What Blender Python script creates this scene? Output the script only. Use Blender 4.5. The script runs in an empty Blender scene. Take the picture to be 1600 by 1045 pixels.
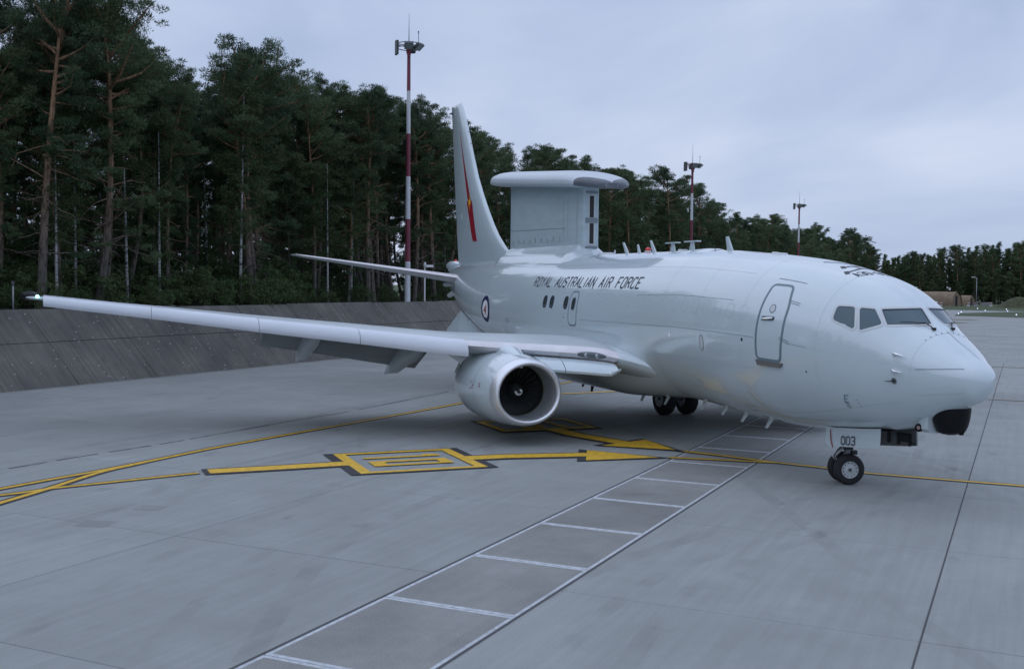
import bpy, bmesh, math, random
import numpy as np
from mathutils import Vector, Matrix

random.seed(7)
RNG = np.random.default_rng(7)
SC = bpy.context.scene
COL = SC.collection
PI = math.pi
rad = math.radians

# ------------------------------------------------------------------ camera
CAM_POS = (15.5266, -15.9128, 4.3851)
CAM_YAW, CAM_PITCH, CAM_ROLL = rad(158.3768), rad(-2.65663), rad(0.60969)
cam_data = bpy.data.cameras.new("camera")
cam_data.sensor_fit = 'HORIZONTAL'
cam_data.sensor_width = 36.0
cam_data.lens = 1687.96 / 1600 * 36.0
cam_data.clip_start = 0.1
cam_data.clip_end = 6000
cam = bpy.data.objects.new("camera", cam_data)
COL.objects.link(cam)
_f = Vector((math.cos(CAM_PITCH) * math.cos(CAM_YAW), math.cos(CAM_PITCH) * math.sin(CAM_YAW), math.sin(CAM_PITCH)))
_r = Vector((math.sin(CAM_YAW), -math.cos(CAM_YAW), 0))
_u = _r.cross(_f)
_c, _s = math.cos(CAM_ROLL), math.sin(CAM_ROLL)
_R, _U = _r * _c + _u * _s, -_r * _s + _u * _c
cam.matrix_world = Matrix(((_R.x, _U.x, -_f.x, CAM_POS[0]), (_R.y, _U.y, -_f.y, CAM_POS[1]),
                           (_R.z, _U.z, -_f.z, CAM_POS[2]), (0, 0, 0, 1)))
SC.camera = cam

# ------------------------------------------------------------------ sky, sun, exposure
SUN_EL, SUN_AZ = rad(38), rad(200)
world = bpy.data.worlds.new("World")
SC.world = world
world.use_nodes = True
wn, wl = world.node_tree.nodes, world.node_tree.links
wn.clear()
w_out = wn.new('ShaderNodeOutputWorld')
w_bg = wn.new('ShaderNodeBackground')
w_bg.inputs['Strength'].default_value = 0.10
w_sky = wn.new('ShaderNodeTexSky')
w_sky.sky_type = 'NISHITA'
w_sky.sun_disc = False
w_sky.sun_elevation = SUN_EL
w_sky.sun_rotation = SUN_AZ
w_tc = wn.new('ShaderNodeTexCoord')
w_map = wn.new('ShaderNodeMapping')
w_map.inputs['Scale'].default_value = (1.0, 1.0, 3.2)
w_map.inputs['Location'].default_value = (0.35, 0.1, 0.0)
w_noise = wn.new('ShaderNodeTexNoise')
w_noise.inputs['Scale'].default_value = 2.3
w_noise.inputs['Detail'].default_value = 5.0
w_noise.inputs['Roughness'].default_value = 0.52
w_noise.inputs['Distortion'].default_value = 0.5
w_ramp = wn.new('ShaderNodeValToRGB')
w_ramp.color_ramp.elements[0].position = 0.30
w_ramp.color_ramp.elements[0].color = (0.395, 0.500, 0.715, 1)
w_ramp.color_ramp.elements[1].position = 0.70
w_ramp.color_ramp.elements[1].color = (0.645, 0.720, 0.905, 1)
w_e = w_ramp.color_ramp.elements.new(0.5)
w_e.color = (0.515, 0.605, 0.815, 1)
w_gain = wn.new('ShaderNodeMixRGB')
w_gain.blend_type = 'MULTIPLY'
w_gain.inputs['Fac'].default_value = 1.0
w_gain.inputs['Color2'].default_value = (10, 10, 10, 1)
w_mix = wn.new('ShaderNodeMixRGB')
w_mix.inputs['Fac'].default_value = 0.93          # cloud cover over the clear sky
wl.new(w_tc.outputs['Generated'], w_map.inputs['Vector'])
wl.new(w_map.outputs['Vector'], w_noise.inputs['Vector'])
wl.new(w_noise.outputs['Fac'], w_ramp.inputs['Fac'])
wl.new(w_ramp.outputs['Color'], w_gain.inputs['Color1'])
wl.new(w_sky.outputs['Color'], w_mix.inputs['Color1'])
# an overcast dome brightens towards the zenith
w_sep = wn.new('ShaderNodeSeparateXYZ')
w_zen = wn.new('ShaderNodeMapRange')
w_zen.inputs['From Min'].default_value = 0.25
w_zen.inputs['From Max'].default_value = 1.0
w_zen.inputs['To Min'].default_value = 1.0
w_zen.inputs['To Max'].default_value = 1.5
w_zm = wn.new('ShaderNodeMixRGB')
w_zm.blend_type = 'MULTIPLY'
w_zm.inputs['Fac'].default_value = 1.0
wl.new(w_tc.outputs['Generated'], w_sep.inputs['Vector'])
wl.new(w_sep.outputs['Z'], w_zen.inputs['Value'])
wl.new(w_gain.outputs['Color'], w_zm.inputs['Color1'])
wl.new(w_zen.outputs['Result'], w_zm.inputs['Color2'])
wl.new(w_zm.outputs['Color'], w_mix.inputs['Color2'])
wl.new(w_mix.outputs['Color'], w_bg.inputs['Color'])
wl.new(w_bg.outputs['Background'], w_out.inputs['Surface'])

sun_data = bpy.data.lights.new("sun", 'SUN')
sun_data.energy = 0.5
sun_data.angle = rad(150)
sun_data.color = (1.0, 0.97, 0.93)
sun = bpy.data.objects.new("sun", sun_data)
COL.objects.link(sun)
sun.rotation_euler = (PI / 2 - SUN_EL, 0, PI - SUN_AZ)
sun.location = (0, 0, 60)

SC.view_settings.view_transform = 'Standard'
SC.view_settings.look = 'None'
SC.view_settings.exposure = 0.0
SC.view_settings.gamma = 1.0
SC.view_settings.use_curve_mapping = False
SC.cycles.max_bounces = 6
SC.cycles.use_denoising = True

# ------------------------------------------------------------------ materials
MATS = {}


def mat(name, col, rough=0.6, metal=0.0, spec=0.5, coat=0.0, var=0.0, vscale=1.0, vstretch=(1, 1, 1), col2=None,
        bump=0.0, bscale=20.0, emit=None, estr=0.0, world_pos=False, objvar=0.0, coat_rough=0.08, detail=4):
    m = bpy.data.materials.new(name)
    m.use_nodes = True
    n, l = m.node_tree.nodes, m.node_tree.links
    b = n['Principled BSDF']
    b.inputs['Base Color'].default_value = (*col, 1)
    b.inputs['Roughness'].default_value = rough
    b.inputs['Metallic'].default_value = metal
    b.inputs['Specular IOR Level'].default_value = spec
    b.inputs['Coat Weight'].default_value = coat
    b.inputs['Coat Roughness'].default_value = coat_rough
    if emit:
        b.inputs['Emission Color'].default_value = (*emit, 1)
        b.inputs['Emission Strength'].default_value = estr
    if var or bump:
        if world_pos:
            g = n.new('ShaderNodeNewGeometry')
            src = g.outputs['Position']
        else:
            g = n.new('ShaderNodeTexCoord')
            src = g.outputs['Object']
    last = None
    if var:
        mp = n.new('ShaderNodeMapping')
        mp.inputs['Scale'].default_value = vstretch
        l.new(src, mp.inputs['Vector'])
        t = n.new('ShaderNodeTexNoise')
        t.inputs['Scale'].default_value = vscale
        t.inputs['Detail'].default_value = detail
        t.inputs['Roughness'].default_value = 0.6
        l.new(mp.outputs['Vector'], t.inputs['Vector'])
        r = n.new('ShaderNodeValToRGB')
        r.color_ramp.elements[0].position = 0.3
        r.color_ramp.elements[1].position = 0.7
        c2 = col2 or tuple(c * (1 - var) for c in col)
        c1 = tuple(min(1, c * (1 + var * 0.5)) for c in col) if not col2 else col
        r.color_ramp.elements[0].color = (*c2, 1)
        r.color_ramp.elements[1].color = (*c1, 1)
        l.new(t.outputs['Fac'], r.inputs['Fac'])
        last = r.outputs['Color']
    if objvar:
        oi = n.new('ShaderNodeObjectInfo')
        mr = n.new('ShaderNodeMapRange')
        mr.inputs['To Min'].default_value = 1 - objvar
        mr.inputs['To Max'].default_value = 1 + objvar
        l.new(oi.outputs['Random'], mr.inputs['Value'])
        mx = n.new('ShaderNodeMixRGB')
        mx.blend_type = 'MULTIPLY'
        mx.inputs['Fac'].default_value = 1
        if last:
            l.new(last, mx.inputs['Color1'])
        else:
            mx.inputs['Color1'].default_value = (*col, 1)
        l.new(mr.outputs['Result'], mx.inputs['Color2'])
        last = mx.outputs['Color']
    if last:
        l.new(last, b.inputs['Base Color'])
    if bump:
        t2 = n.new('ShaderNodeTexNoise')
        t2.inputs['Scale'].default_value = bscale
        t2.inputs['Detail'].default_value = 3
        l.new(src, t2.inputs['Vector'])
        bp = n.new('ShaderNodeBump')
        bp.inputs['Strength'].default_value = bump
        bp.inputs['Distance'].default_value = 0.02
        l.new(t2.outputs['Fac'], bp.inputs['Height'])
        l.new(bp.outputs['Normal'], b.inputs['Normal'])
    MATS[name] = m
    return m


def concrete(name, col, streak, stain, speck, objvar, dirang=0.0, rough=0.88):
    """weathered concrete in world position: brushed streaks, broad stains, fine speckle"""
    m = bpy.data.materials.new(name)
    m.use_nodes = True
    n, l = m.node_tree.nodes, m.node_tree.links
    b = n['Principled BSDF']
    b.inputs['Roughness'].default_value = rough
    b.inputs['Specular IOR Level'].default_value = 0.22
    g = n.new('ShaderNodeNewGeometry')
    vr = n.new('ShaderNodeVectorRotate')
    vr.rotation_type = 'Z_AXIS'
    vr.inputs['Angle'].default_value = dirang
    l.new(g.outputs['Position'], vr.inputs['Vector'])

    def noise(scale, stretch, detail, rgh=0.6, dist=0.0):
        mp = n.new('ShaderNodeMapping')
        mp.inputs['Scale'].default_value = stretch
        l.new(vr.outputs['Vector'], mp.inputs['Vector'])
        t = n.new('ShaderNodeTexNoise')
        t.inputs['Scale'].default_value = scale
        t.inputs['Detail'].default_value = detail
        t.inputs['Roughness'].default_value = rgh
        t.inputs['Distortion'].default_value = dist
        l.new(mp.outputs['Vector'], t.inputs['Vector'])
        return t.outputs['Fac']

    def ranged(fac, a, bb, lo, hi):
        mr = n.new('ShaderNodeMapRange')
        mr.inputs['From Min'].default_value = a
        mr.inputs['From Max'].default_value = bb
        mr.inputs['To Min'].default_value = lo
        mr.inputs['To Max'].default_value = hi
        l.new(fac, mr.inputs['Value'])
        return mr.outputs['Result']

    def mul(x, y):
        k = n.new('ShaderNodeMath')
        k.operation = 'MULTIPLY'
        l.new(x, k.inputs[0])
        l.new(y, k.inputs[1])
        return k.outputs[0]
    f = ranged(noise(1.0, (6.0, 0.25, 1), 4), 0.3, 0.7, 1 - streak, 1 + streak)
    f = mul(f, ranged(noise(0.22, (1, 1, 1), 5, 0.62, 0.6), 0.3, 0.7, 1 - stain, 1 + stain))
    f = mul(f, ranged(noise(0.9, (1, 1, 1), 6, 0.7), 0.25, 0.75, 1 - stain * 0.7, 1 + stain * 0.7))
    f = mul(f, ranged(noise(45, (1, 1, 1), 2), 0.3, 0.7, 1 - speck, 1 + speck))
    # scattered small dark patches
    f = mul(f, ranged(noise(0.75, (1.6, 0.8, 1), 3, 0.5, 0.3), 0.24, 0.33, 0.80, 1.0))
    if objvar:
        oi = n.new('ShaderNodeObjectInfo')
        f = mul(f, ranged(oi.outputs['Random'], 0, 1, 1 - objvar, 1 + objvar))
    mx = n.new('ShaderNodeMixRGB')
    mx.blend_type = 'MULTIPLY'
    mx.inputs['Fac'].default_value = 1
    mx.inputs['Color1'].default_value = (*col, 1)
    l.new(f, mx.inputs['Color2'])
    l.new(mx.outputs['Color'], b.inputs['Base Color'])
    bp = n.new('ShaderNodeBump')
    bp.inputs['Strength'].default_value = 0.25
    bp.inputs['Distance'].default_value = 0.01
    l.new(noise(60, (1, 0.5, 1), 3), bp.inputs['Height'])
    l.new(bp.outputs['Normal'], b.inputs['Normal'])
    MATS[name] = m
    return m


GRID_ANG = math.atan2(0.7315, -0.6818)     # direction of the apron's long joints
concrete('apron_concrete', (0.288, 0.300, 0.292), 0.06, 0.085, 0.06, 0.045, PI / 2 - GRID_ANG)
concrete('far_concrete', (0.288, 0.300, 0.292), 0.06, 0.12, 0.04, 0.0, PI / 2 - GRID_ANG)
concrete('panel_concrete', (0.238, 0.238, 0.228), 0.03, 0.19, 0.17, 0.06, PI / 2 - GRID_ANG)
concrete('patch_concrete', (0.250, 0.257, 0.248), 0.03, 0.12, 0.10, 0.0, PI / 2 - GRID_ANG)
mat('joint_filler', (0.075, 0.078, 0.08), 0.9)
mat('white_line', (0.50, 0.53, 0.56), 0.6, var=0.3, vscale=9, world_pos=True)
mat('yellow_paint', (0.74, 0.44, 0.030), 0.6, var=0.30, vscale=7, world_pos=True, detail=9)
mat('black_paint', (0.030, 0.032, 0.036), 0.7, var=0.3, vscale=5, world_pos=True)
mat('faded_yellow', (0.34, 0.27, 0.15), 0.7, var=0.3, vscale=4, world_pos=True)
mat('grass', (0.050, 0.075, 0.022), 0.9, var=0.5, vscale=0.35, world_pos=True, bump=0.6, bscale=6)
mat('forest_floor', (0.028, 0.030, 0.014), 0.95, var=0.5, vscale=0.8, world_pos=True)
mat('earth', (0.055, 0.062, 0.026), 0.95, var=0.55, vscale=0.9, world_pos=True, bump=0.8, bscale=3)

# aircraft
mat('grey_paint', (0.560, 0.645, 0.680), 0.22, spec=0.75, coat=1.0, coat_rough=0.02, var=0.05, vscale=0.7, vstretch=(0.5, 1, 1.6), detail=5, bump=0.05, bscale=1.6)
mat('panel_grey', (0.45, 0.545, 0.58), 0.5, coat=0.08, var=0.09, vscale=1.1, vstretch=(1, 1, 5))
mat('bare_metal', (0.62, 0.60, 0.615), 0.38, metal=0.85, var=0.12, vscale=1.5)
mat('lip_metal', (0.80, 0.81, 0.84), 0.40, metal=0.85, var=0.06, vscale=2)
mat('slat_paint', (0.60, 0.635, 0.69), 0.32, coat=0.4, var=0.05, vscale=2, vstretch=(1, 0.4, 1))
mat('wing_grey', (0.44, 0.49, 0.505), 0.45, coat=0.1, var=0.1, vscale=0.9)
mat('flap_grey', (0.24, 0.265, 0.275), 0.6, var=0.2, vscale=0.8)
mat('seam_grey', (0.21, 0.245, 0.27), 0.6)
mat('faint_seam', (0.45, 0.52, 0.545), 0.4, coat=0.5)
mat('seal_grey', (0.16, 0.215, 0.25), 0.5)
mat('frame_grey', (0.56, 0.58, 0.60), 0.38, coat=0.2)
mat('dark_letter', (0.032, 0.040, 0.060), 0.5)
mat('navy_blue', (0.012, 0.020, 0.085), 0.45)
mat('roundel_white', (0.80, 0.81, 0.82), 0.45)
mat('marking_red', (0.28, 0.006, 0.020), 0.45)
mat('emblem_yellow', (0.80, 0.45, 0.02), 0.5)
mat('window_glass', (0.065, 0.110, 0.135), 0.04, spec=0.5)
mat('cabin_glass', (0.05, 0.06, 0.065), 0.18, spec=0.6)
mat('rubber', (0.016, 0.017, 0.019), 0.75, var=0.3, vscale=5)
mat('radome_black', (0.006, 0.0065, 0.008), 0.45, spec=0.22, var=0.4, vscale=4)
mat('rim_paint', (0.52, 0.555, 0.57), 0.45, var=0.12, vscale=8)
mat('dark_metal', (0.045, 0.046, 0.048), 0.5, metal=0.5)
mat('mid_metal', (0.20, 0.21, 0.22), 0.42, metal=0.7, var=0.2, vscale=5)
mat('fan_metal', (0.050, 0.054, 0.053), 0.5, metal=0.4)
mat('duct_liner', (0.30, 0.33, 0.34), 0.42, metal=0.3, var=0.15, vscale=3)
mat('duct_ring', (0.36, 0.38, 0.24), 0.5, metal=0.3)
mat('spinner_white', (0.85, 0.86, 0.86), 0.5)
mat('antenna_dark', (0.105, 0.12, 0.145), 0.42, coat=0.3, coat_rough=0.15, var=0.2, vscale=2)
mat('hat_paint', (0.52, 0.575, 0.625), 0.40, coat=0.25, coat_rough=0.12, var=0.05, vscale=1.2, vstretch=(4, 1, 1))
mat('beacon_red', (0.65, 0.03, 0.02), 0.25, coat=0.5)
mat('lamp_glass', (0.10, 0.13, 0.14), 0.08, coat=0.8)
mat('lamp_silver', (0.45, 0.50, 0.52), 0.25, metal=0.6)
mat('chrome', (0.85, 0.86, 0.88), 0.12, metal=1.0)
mat('nav_green', (0.1, 0.8, 0.7), 0.2, emit=(0.35, 1.0, 0.95), estr=5.0)
mat('sill_brown', (0.13, 0.125, 0.115), 0.6)
mat('black_plastic', (0.012, 0.012, 0.013), 0.45)
mat('inside_dark', (0.02, 0.021, 0.022), 0.8)
mat('sensor_pink', (0.35, 0.24, 0.24), 0.25)

# place
mat('mast_red', (0.17, 0.030, 0.052), 0.55, var=0.25, vscale=1.3)
mat('mast_white', (0.55, 0.57, 0.60), 0.55, var=0.12, vscale=1.3)
mat('galvanised', (0.30, 0.32, 0.34), 0.5, metal=0.5)
mat('flood_case', (0.06, 0.065, 0.07), 0.5)
mat('flood_glass', (0.20, 0.24, 0.245), 0.2, coat=0.5)
mat('camera_white', (0.70, 0.71, 0.72), 0.4)
mat('canvas_tan', (0.24, 0.18, 0.125), 0.85, var=0.25, vscale=0.7, bump=0.3, bscale=3)
mat('drum_white', (0.52, 0.47, 0.47), 0.6)
mat('edge_light', (0.7, 0.75, 1.0), 0.3, emit=(0.72, 0.78, 1.0), estr=1.5)


def wall_material():
    m = bpy.data.materials.new('wall_concrete')
    m.use_nodes = True
    n, l = m.node_tree.nodes, m.node_tree.links
    b = n['Principled BSDF']
    b.inputs['Roughness'].default_value = 0.9
    b.inputs['Specular IOR Level'].default_value = 0.2
    g = n.new('ShaderNodeNewGeometry')
    vr = n.new('ShaderNodeVectorRotate')
    vr.rotation_type = 'Z_AXIS'
    vr.inputs['Angle'].default_value = PI / 2 - GRID_ANG        # y now runs along the wall, x up the slope
    l.new(g.outputs['Position'], vr.inputs['Vector'])

    def noise(scale, stretch, detail=4, loc=(0, 0, 0)):
        mp = n.new('ShaderNodeMapping')
        mp.inputs['Scale'].default_value = stretch
        mp.inputs['Location'].default_value = loc
        l.new(vr.outputs['Vector'], mp.inputs['Vector'])
        t = n.new('ShaderNodeTexNoise')
        t.inputs['Scale'].default_value = scale
        t.inputs['Detail'].default_value = detail
        t.inputs['Roughness'].default_value = 0.65
        l.new(mp.outputs['Vector'], t.inputs['Vector'])
        return t.outputs['Fac']

    def ramp(fac, p0, c0, p1, c1):
        r = n.new('ShaderNodeValToRGB')
        r.color_ramp.elements[0].position = p0
        r.color_ramp.elements[0].color = (*c0, 1)
        r.color_ramp.elements[1].position = p1
        r.color_ramp.elements[1].color = (*c1, 1)
        l.new(fac, r.inputs['Fac'])
        return r.outputs['Color']

    def mix(fac, a, c, mode='MIX'):
        x = n.new('ShaderNodeMixRGB')
        x.blend_type = mode
        if isinstance(fac, float):
            x.inputs['Fac'].default_value = fac
        else:
            l.new(fac, x.inputs['Fac'])
        for sock, v in (('Color1', a), ('Color2', c)):
            if isinstance(v, tuple):
                x.inputs[sock].default_value = (*v, 1)
            else:
                l.new(v, x.inputs[sock])
        return x.outputs['Color']
    base = ramp(noise(1.0, (0.22, 5.5, 0.22), 5), 0.32, (0.108, 0.105, 0.098), 0.70, (0.162, 0.157, 0.145))
    base = mix(1.0, base, ramp(noise(0.35, (1, 1, 1), 5), 0.3, (0.68, 0.68, 0.70), 0.7, (1.22, 1.2, 1.16)), 'MULTIPLY')
    base = mix(1.0, base, ramp(noise(1.3, (0.1, 9, 0.1), 3, (3, 7, 0)), 0.35, (0.91, 0.91, 0.91), 0.6, (1.04, 1.04, 1.04)), 'MULTIPLY')
    # moss at places
    base = mix(ramp(noise(0.8, (1, 1, 1), 6, (9, 2, 4)), 0.58, (0, 0, 0), 0.78, (0.45, 0.45, 0.45)), base, (0.042, 0.055, 0.022))
    # white lichen specks
    v = n.new('ShaderNodeTexVoronoi')
    v.inputs['Scale'].default_value = 2.6
    l.new(vr.outputs['Vector'], v.inputs['Vector'])
    base = mix(ramp(v.outputs['Distance'], 0.07, (1, 1, 1), 0.12, (0, 0, 0)), base, (0.33, 0.34, 0.34))
    l.new(base, b.inputs['Base Color'])
    bp = n.new('ShaderNodeBump')
    bp.inputs['Strength'].default_value = 0.5
    bp.inputs['Distance'].default_value = 0.03
    l.new(noise(3.0, (0.3, 6, 0.3), 5), bp.inputs['Height'])
    l.new(bp.outputs['Normal'], b.inputs['Normal'])
    MATS['wall_concrete'] = m


wall_material()


def bark_material(name, low, high, zmid, zspan, vst, white=None):
    """bark: grey furrowed low, orange flaking high (or white with dark bands)"""
    m = bpy.data.materials.new(name)
    m.use_nodes = True
    n, l = m.node_tree.nodes, m.node_tree.links
    b = n['Principled BSDF']
    b.inputs['Roughness'].default_value = 0.9
    b.inputs['Specular IOR Level'].default_value = 0.2
    tc = n.new('ShaderNodeTexCoord')
    mp = n.new('ShaderNodeMapping')
    mp.inputs['Scale'].default_value = vst
    l.new(tc.outputs['Object'], mp.inputs['Vector'])
    t = n.new('ShaderNodeTexNoise')
    t.inputs['Scale'].default_value = 3.0
    t.inputs['Detail'].default_value = 5
    l.new(mp.outputs['Vector'], t.inputs['Vector'])
    sp = n.new('ShaderNodeSeparateXYZ')
    l.new(tc.outputs['Object'], sp.inputs['Vector'])
    mr = n.new('ShaderNodeMapRange')
    mr.inputs['From Min'].default_value = zmid - zspan
    mr.inputs['From Max'].default_value = zmid + zspan
    l.new(sp.outputs['Z'], mr.inputs['Value'])
    mx = n.new('ShaderNodeMixRGB')
    mx.inputs['Color1'].default_value = (*low, 1)
    mx.inputs['Color2'].default_value = (*high, 1)
    l.new(mr.outputs['Result'], mx.inputs['Fac'])
    r = n.new('ShaderNodeValToRGB')
    r.color_ramp.elements[0].position = 0.36
    r.color_ramp.elements[1].position = 0.62 if not white else 0.5
    k = 0.45 if not white else 0.10
    r.color_ramp.elements[0].color = (k, k, k, 1)
    r.color_ramp.elements[1].color = (1.15, 1.15, 1.15, 1)
    l.new(t.outputs['Fac'], r.inputs['Fac'])
    m2 = n.new('ShaderNodeMixRGB')
    m2.blend_type = 'MULTIPLY'
    m2.inputs['Fac'].default_value = 1
    l.new(mx.outputs['Color'], m2.inputs['Color1'])
    l.new(r.outputs['Color'], m2.inputs['Color2'])
    l.new(m2.outputs['Color'], b.inputs['Base Color'])
    MATS[name] = m


bark_material('pine_bark', (0.125, 0.112, 0.100), (0.260, 0.160, 0.095), 6.5, 4.0, (3, 3, 0.7))
bark_material('birch_bark', (0.20, 0.20, 0.20), (0.36, 0.37, 0.37), 2.0, 2.0, (1.2, 1.2, 4.0), white=True)
bark_material('brown_bark', (0.075, 0.066, 0.056), (0.095, 0.08, 0.066), 5, 4, (3, 3, 0.8))


def leaf_material(name, a, b_, translucency=0.12):
    m = bpy.data.materials.new(name)
    m.use_nodes = True
    n, l = m.node_tree.nodes, m.node_tree.links
    p = n['Principled BSDF']
    p.inputs['Roughness'].default_value = 0.65
    p.inputs['Specular IOR Level'].default_value = 0.25
    g = n.new('ShaderNodeNewGeometry')
    oi = n.new('ShaderNodeObjectInfo')
    t = n.new('ShaderNodeTexNoise')
    t.inputs['Scale'].default_value = 0.9
    t.inputs['Detail'].default_value = 3
    l.new(g.outputs['Position'], t.inputs['Vector'])
    ad = n.new('ShaderNodeMath')
    ad.operation = 'ADD'
    l.new(t.outputs['Fac'], ad.inputs[0])
    mr = n.new('ShaderNodeMapRange')
    mr.inputs['To Min'].default_value = -0.25
    mr.inputs['To Max'].default_value = 0.25
    l.new(oi.outputs['Random'], mr.inputs['Value'])
    l.new(mr.outputs['Result'], ad.inputs[1])
    r = n.new('ShaderNodeValToRGB')
    r.color_ramp.elements[0].position = 0.25
    r.color_ramp.elements[0].color = (*a, 1)
    r.color_ramp.elements[1].position = 0.8
    r.color_ramp.elements[1].color = (*b_, 1)
    l.new(ad.outputs[0], r.inputs['Fac'])
    l.new(r.outputs['Color'], p.inputs['Base Color'])
    tr = n.new('ShaderNodeBsdfTranslucent')
    l.new(r.outputs['Color'], tr.inputs['Color'])
    ms = n.new('ShaderNodeMixShader')
    ms.inputs['Fac'].default_value = translucency
    l.new(p.outputs['BSDF'], ms.inputs[1])
    l.new(tr.outputs['BSDF'], ms.inputs[2])
    l.new(ms.outputs['Shader'], n['Material Output'].inputs['Surface'])
    MATS[name] = m


leaf_material('pine_needles', (0.044, 0.076, 0.040), (0.098, 0.142, 0.064))
leaf_material('birch_leaves', (0.040, 0.068, 0.026), (0.075, 0.110, 0.042), 0.2)
leaf_material('broad_leaves', (0.055, 0.090, 0.042), (0.100, 0.140, 0.064), 0.2)
leaf_material('shrub_leaves', (0.045, 0.080, 0.030), (0.085, 0.125, 0.048), 0.2)


# ------------------------------------------------------------------ helpers
class MB:
    """collects vertices and faces, links them as ONE mesh object"""

    def __init__(self):
        self.v, self.f, self.m = [], [], []

    def add(self, verts, faces, mi=0):
        o = len(self.v)
        self.v.extend([tuple(p) for p in verts])
        self.f.extend([tuple(i + o for i in q) for q in faces])
        self.m.extend([mi] * len(faces))
        return self

    def grid(self, rows, closed=False, mi=0, wrap=False):
        """rows of points -> quads; closed joins each row's end to its start"""
        n = len(rows[0])
        vs = [p for r in rows for p in r]
        fs = []
        R = len(rows)
        for i in range(R if wrap else R - 1):
            i2 = (i + 1) % R
            for j in range(n if closed else n - 1):
                j2 = (j + 1) % n
                fs.append((i * n + j, i * n + j2, i2 * n + j2, i2 * n + j))
        return self.add(vs, fs, mi)

    def fan(self, loop, mi=0, flip=False):
        n = len(loop)
        f = tuple(range(n))
        return self.add(loop, [f[::-1] if flip else f], mi)

    def box(self, c, d, rz=0.0, mi=0, M=None):
        hx, hy, hz = d[0] / 2, d[1] / 2, d[2] / 2
        P = [Vector((x, y, z)) for x in (-hx, hx) for y in (-hy, hy) for z in (-hz, hz)]
        if M is not None:
            P = [M @ p for p in P]
        if rz:
            q = Matrix.Rotation(rz, 3, 'Z')
            P = [q @ p for p in P]
        P = [p + Vector(c) for p in P]
        return self.add(P, [(0, 1, 3, 2), (4, 6, 7, 5), (0, 4, 5, 1), (2, 3, 7, 6), (0, 2, 6, 4), (1, 5, 7, 3)], mi)

    def tube(self, pts, radii, n=8, cap=True, mi=0):
        pts = [Vector(p) for p in pts]
        if not hasattr(radii, '__len__'):
            radii = [radii] * len(pts)
        rows = []
        prev = None
        for i, p in enumerate(pts):
            t = (pts[min(i + 1, len(pts) - 1)] - pts[max(i - 1, 0)]).normalized()
            if prev is None:
                a = Vector((0, 0, 1)) if abs(t.z) < 0.9 else Vector((1, 0, 0))
                u = t.cross(a).normalized()
            else:
                u = (prev - t * prev.dot(t)).normalized()
            prev = u
            w = t.cross(u)
            rows.append([p + (u * math.cos(2 * PI * k / n) + w * math.sin(2 * PI * k / n)) * radii[i] for k in range(n)])
        self.grid(rows, closed=True, mi=mi)
        if cap:
            self.fan(rows[0], mi, True)
            self.fan(rows[-1], mi)
        return self

    def build(self, name, mats, parent=None, smooth=False, angle=None, recalc=True):
        me = bpy.data.meshes.new(name)
        me.from_pydata(self.v, [], self.f)
        if not isinstance(mats, (list, tuple)):
            mats = [mats]
        for k in mats:
            me.materials.append(MATS[k])
        me.polygons.foreach_set('material_index', self.m)
        if recalc:
            bm = bmesh.new()
            bm.from_mesh(me)
            bmesh.ops.remove_doubles(bm, verts=bm.verts, dist=1e-5)
            bmesh.ops.recalc_face_normals(bm, faces=bm.faces)
            if angle is not None:
                for e in bm.edges:
                    if len(e.link_faces) == 2 and e.calc_face_angle(0) > rad(angle):
                        e.smooth = False
            bm.to_mesh(me)
            bm.free()
        if smooth:
            me.polygons.foreach_set('use_smooth', [True] * len(me.polygons))
        me.update()
        return link(name, me, parent)


def link(name, me, parent=None):
    o = bpy.data.objects.new(name, me)
    COL.objects.link(o)
    if parent is not None:
        attach(o, parent)
    return o


def attach(o, parent):
    o.parent = parent
    o.matrix_parent_inverse = parent_world(parent).inverted()


def parent_world(p):
    """world matrix worked out from the chain (no depsgraph update needed)"""
    m = p.matrix_basis.copy()
    if p.parent is not None:
        return parent_world(p.parent) @ p.matrix_parent_inverse @ m
    return m


def tag(o, label=None, cat=None, group=None, kind=None):
    if label:
        o['label'] = label
    if cat:
        o['category'] = cat
    if group:
        o['group'] = group
    if kind:
        o['kind'] = kind
    return o


def empty(name, loc, label=None, cat=None, group=None, rz=0.0):
    o = bpy.data.objects.new(name, None)
    o.empty_display_size = 0.3
    COL.objects.link(o)
    o.location = loc
    o.rotation_euler = (0, 0, rz)
    return tag(o, label, cat, group)


def copy_tree(o, parent=None):
    c = o.copy()
    COL.objects.link(c)
    if parent is not None:
        c.parent = parent
    for ch in list(o.children):
        copy_tree(ch, c)
    return c


def pq(p, q, z=0.0):
    """apron grid coordinates (p across the joints, q along them) to world"""
    return Vector((0.7315 * p - 0.6818 * q, 0.6818 * p + 0.7315 * q, z))


def interp(tab, x):
    if x <= tab[0][0]:
        return tab[0][1]
    for (a, b), (c, d) in zip(tab, tab[1:]):
        if x <= c:
            return b + (d - b) * (x - a) / (c - a)
    return tab[-1][1]


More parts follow.
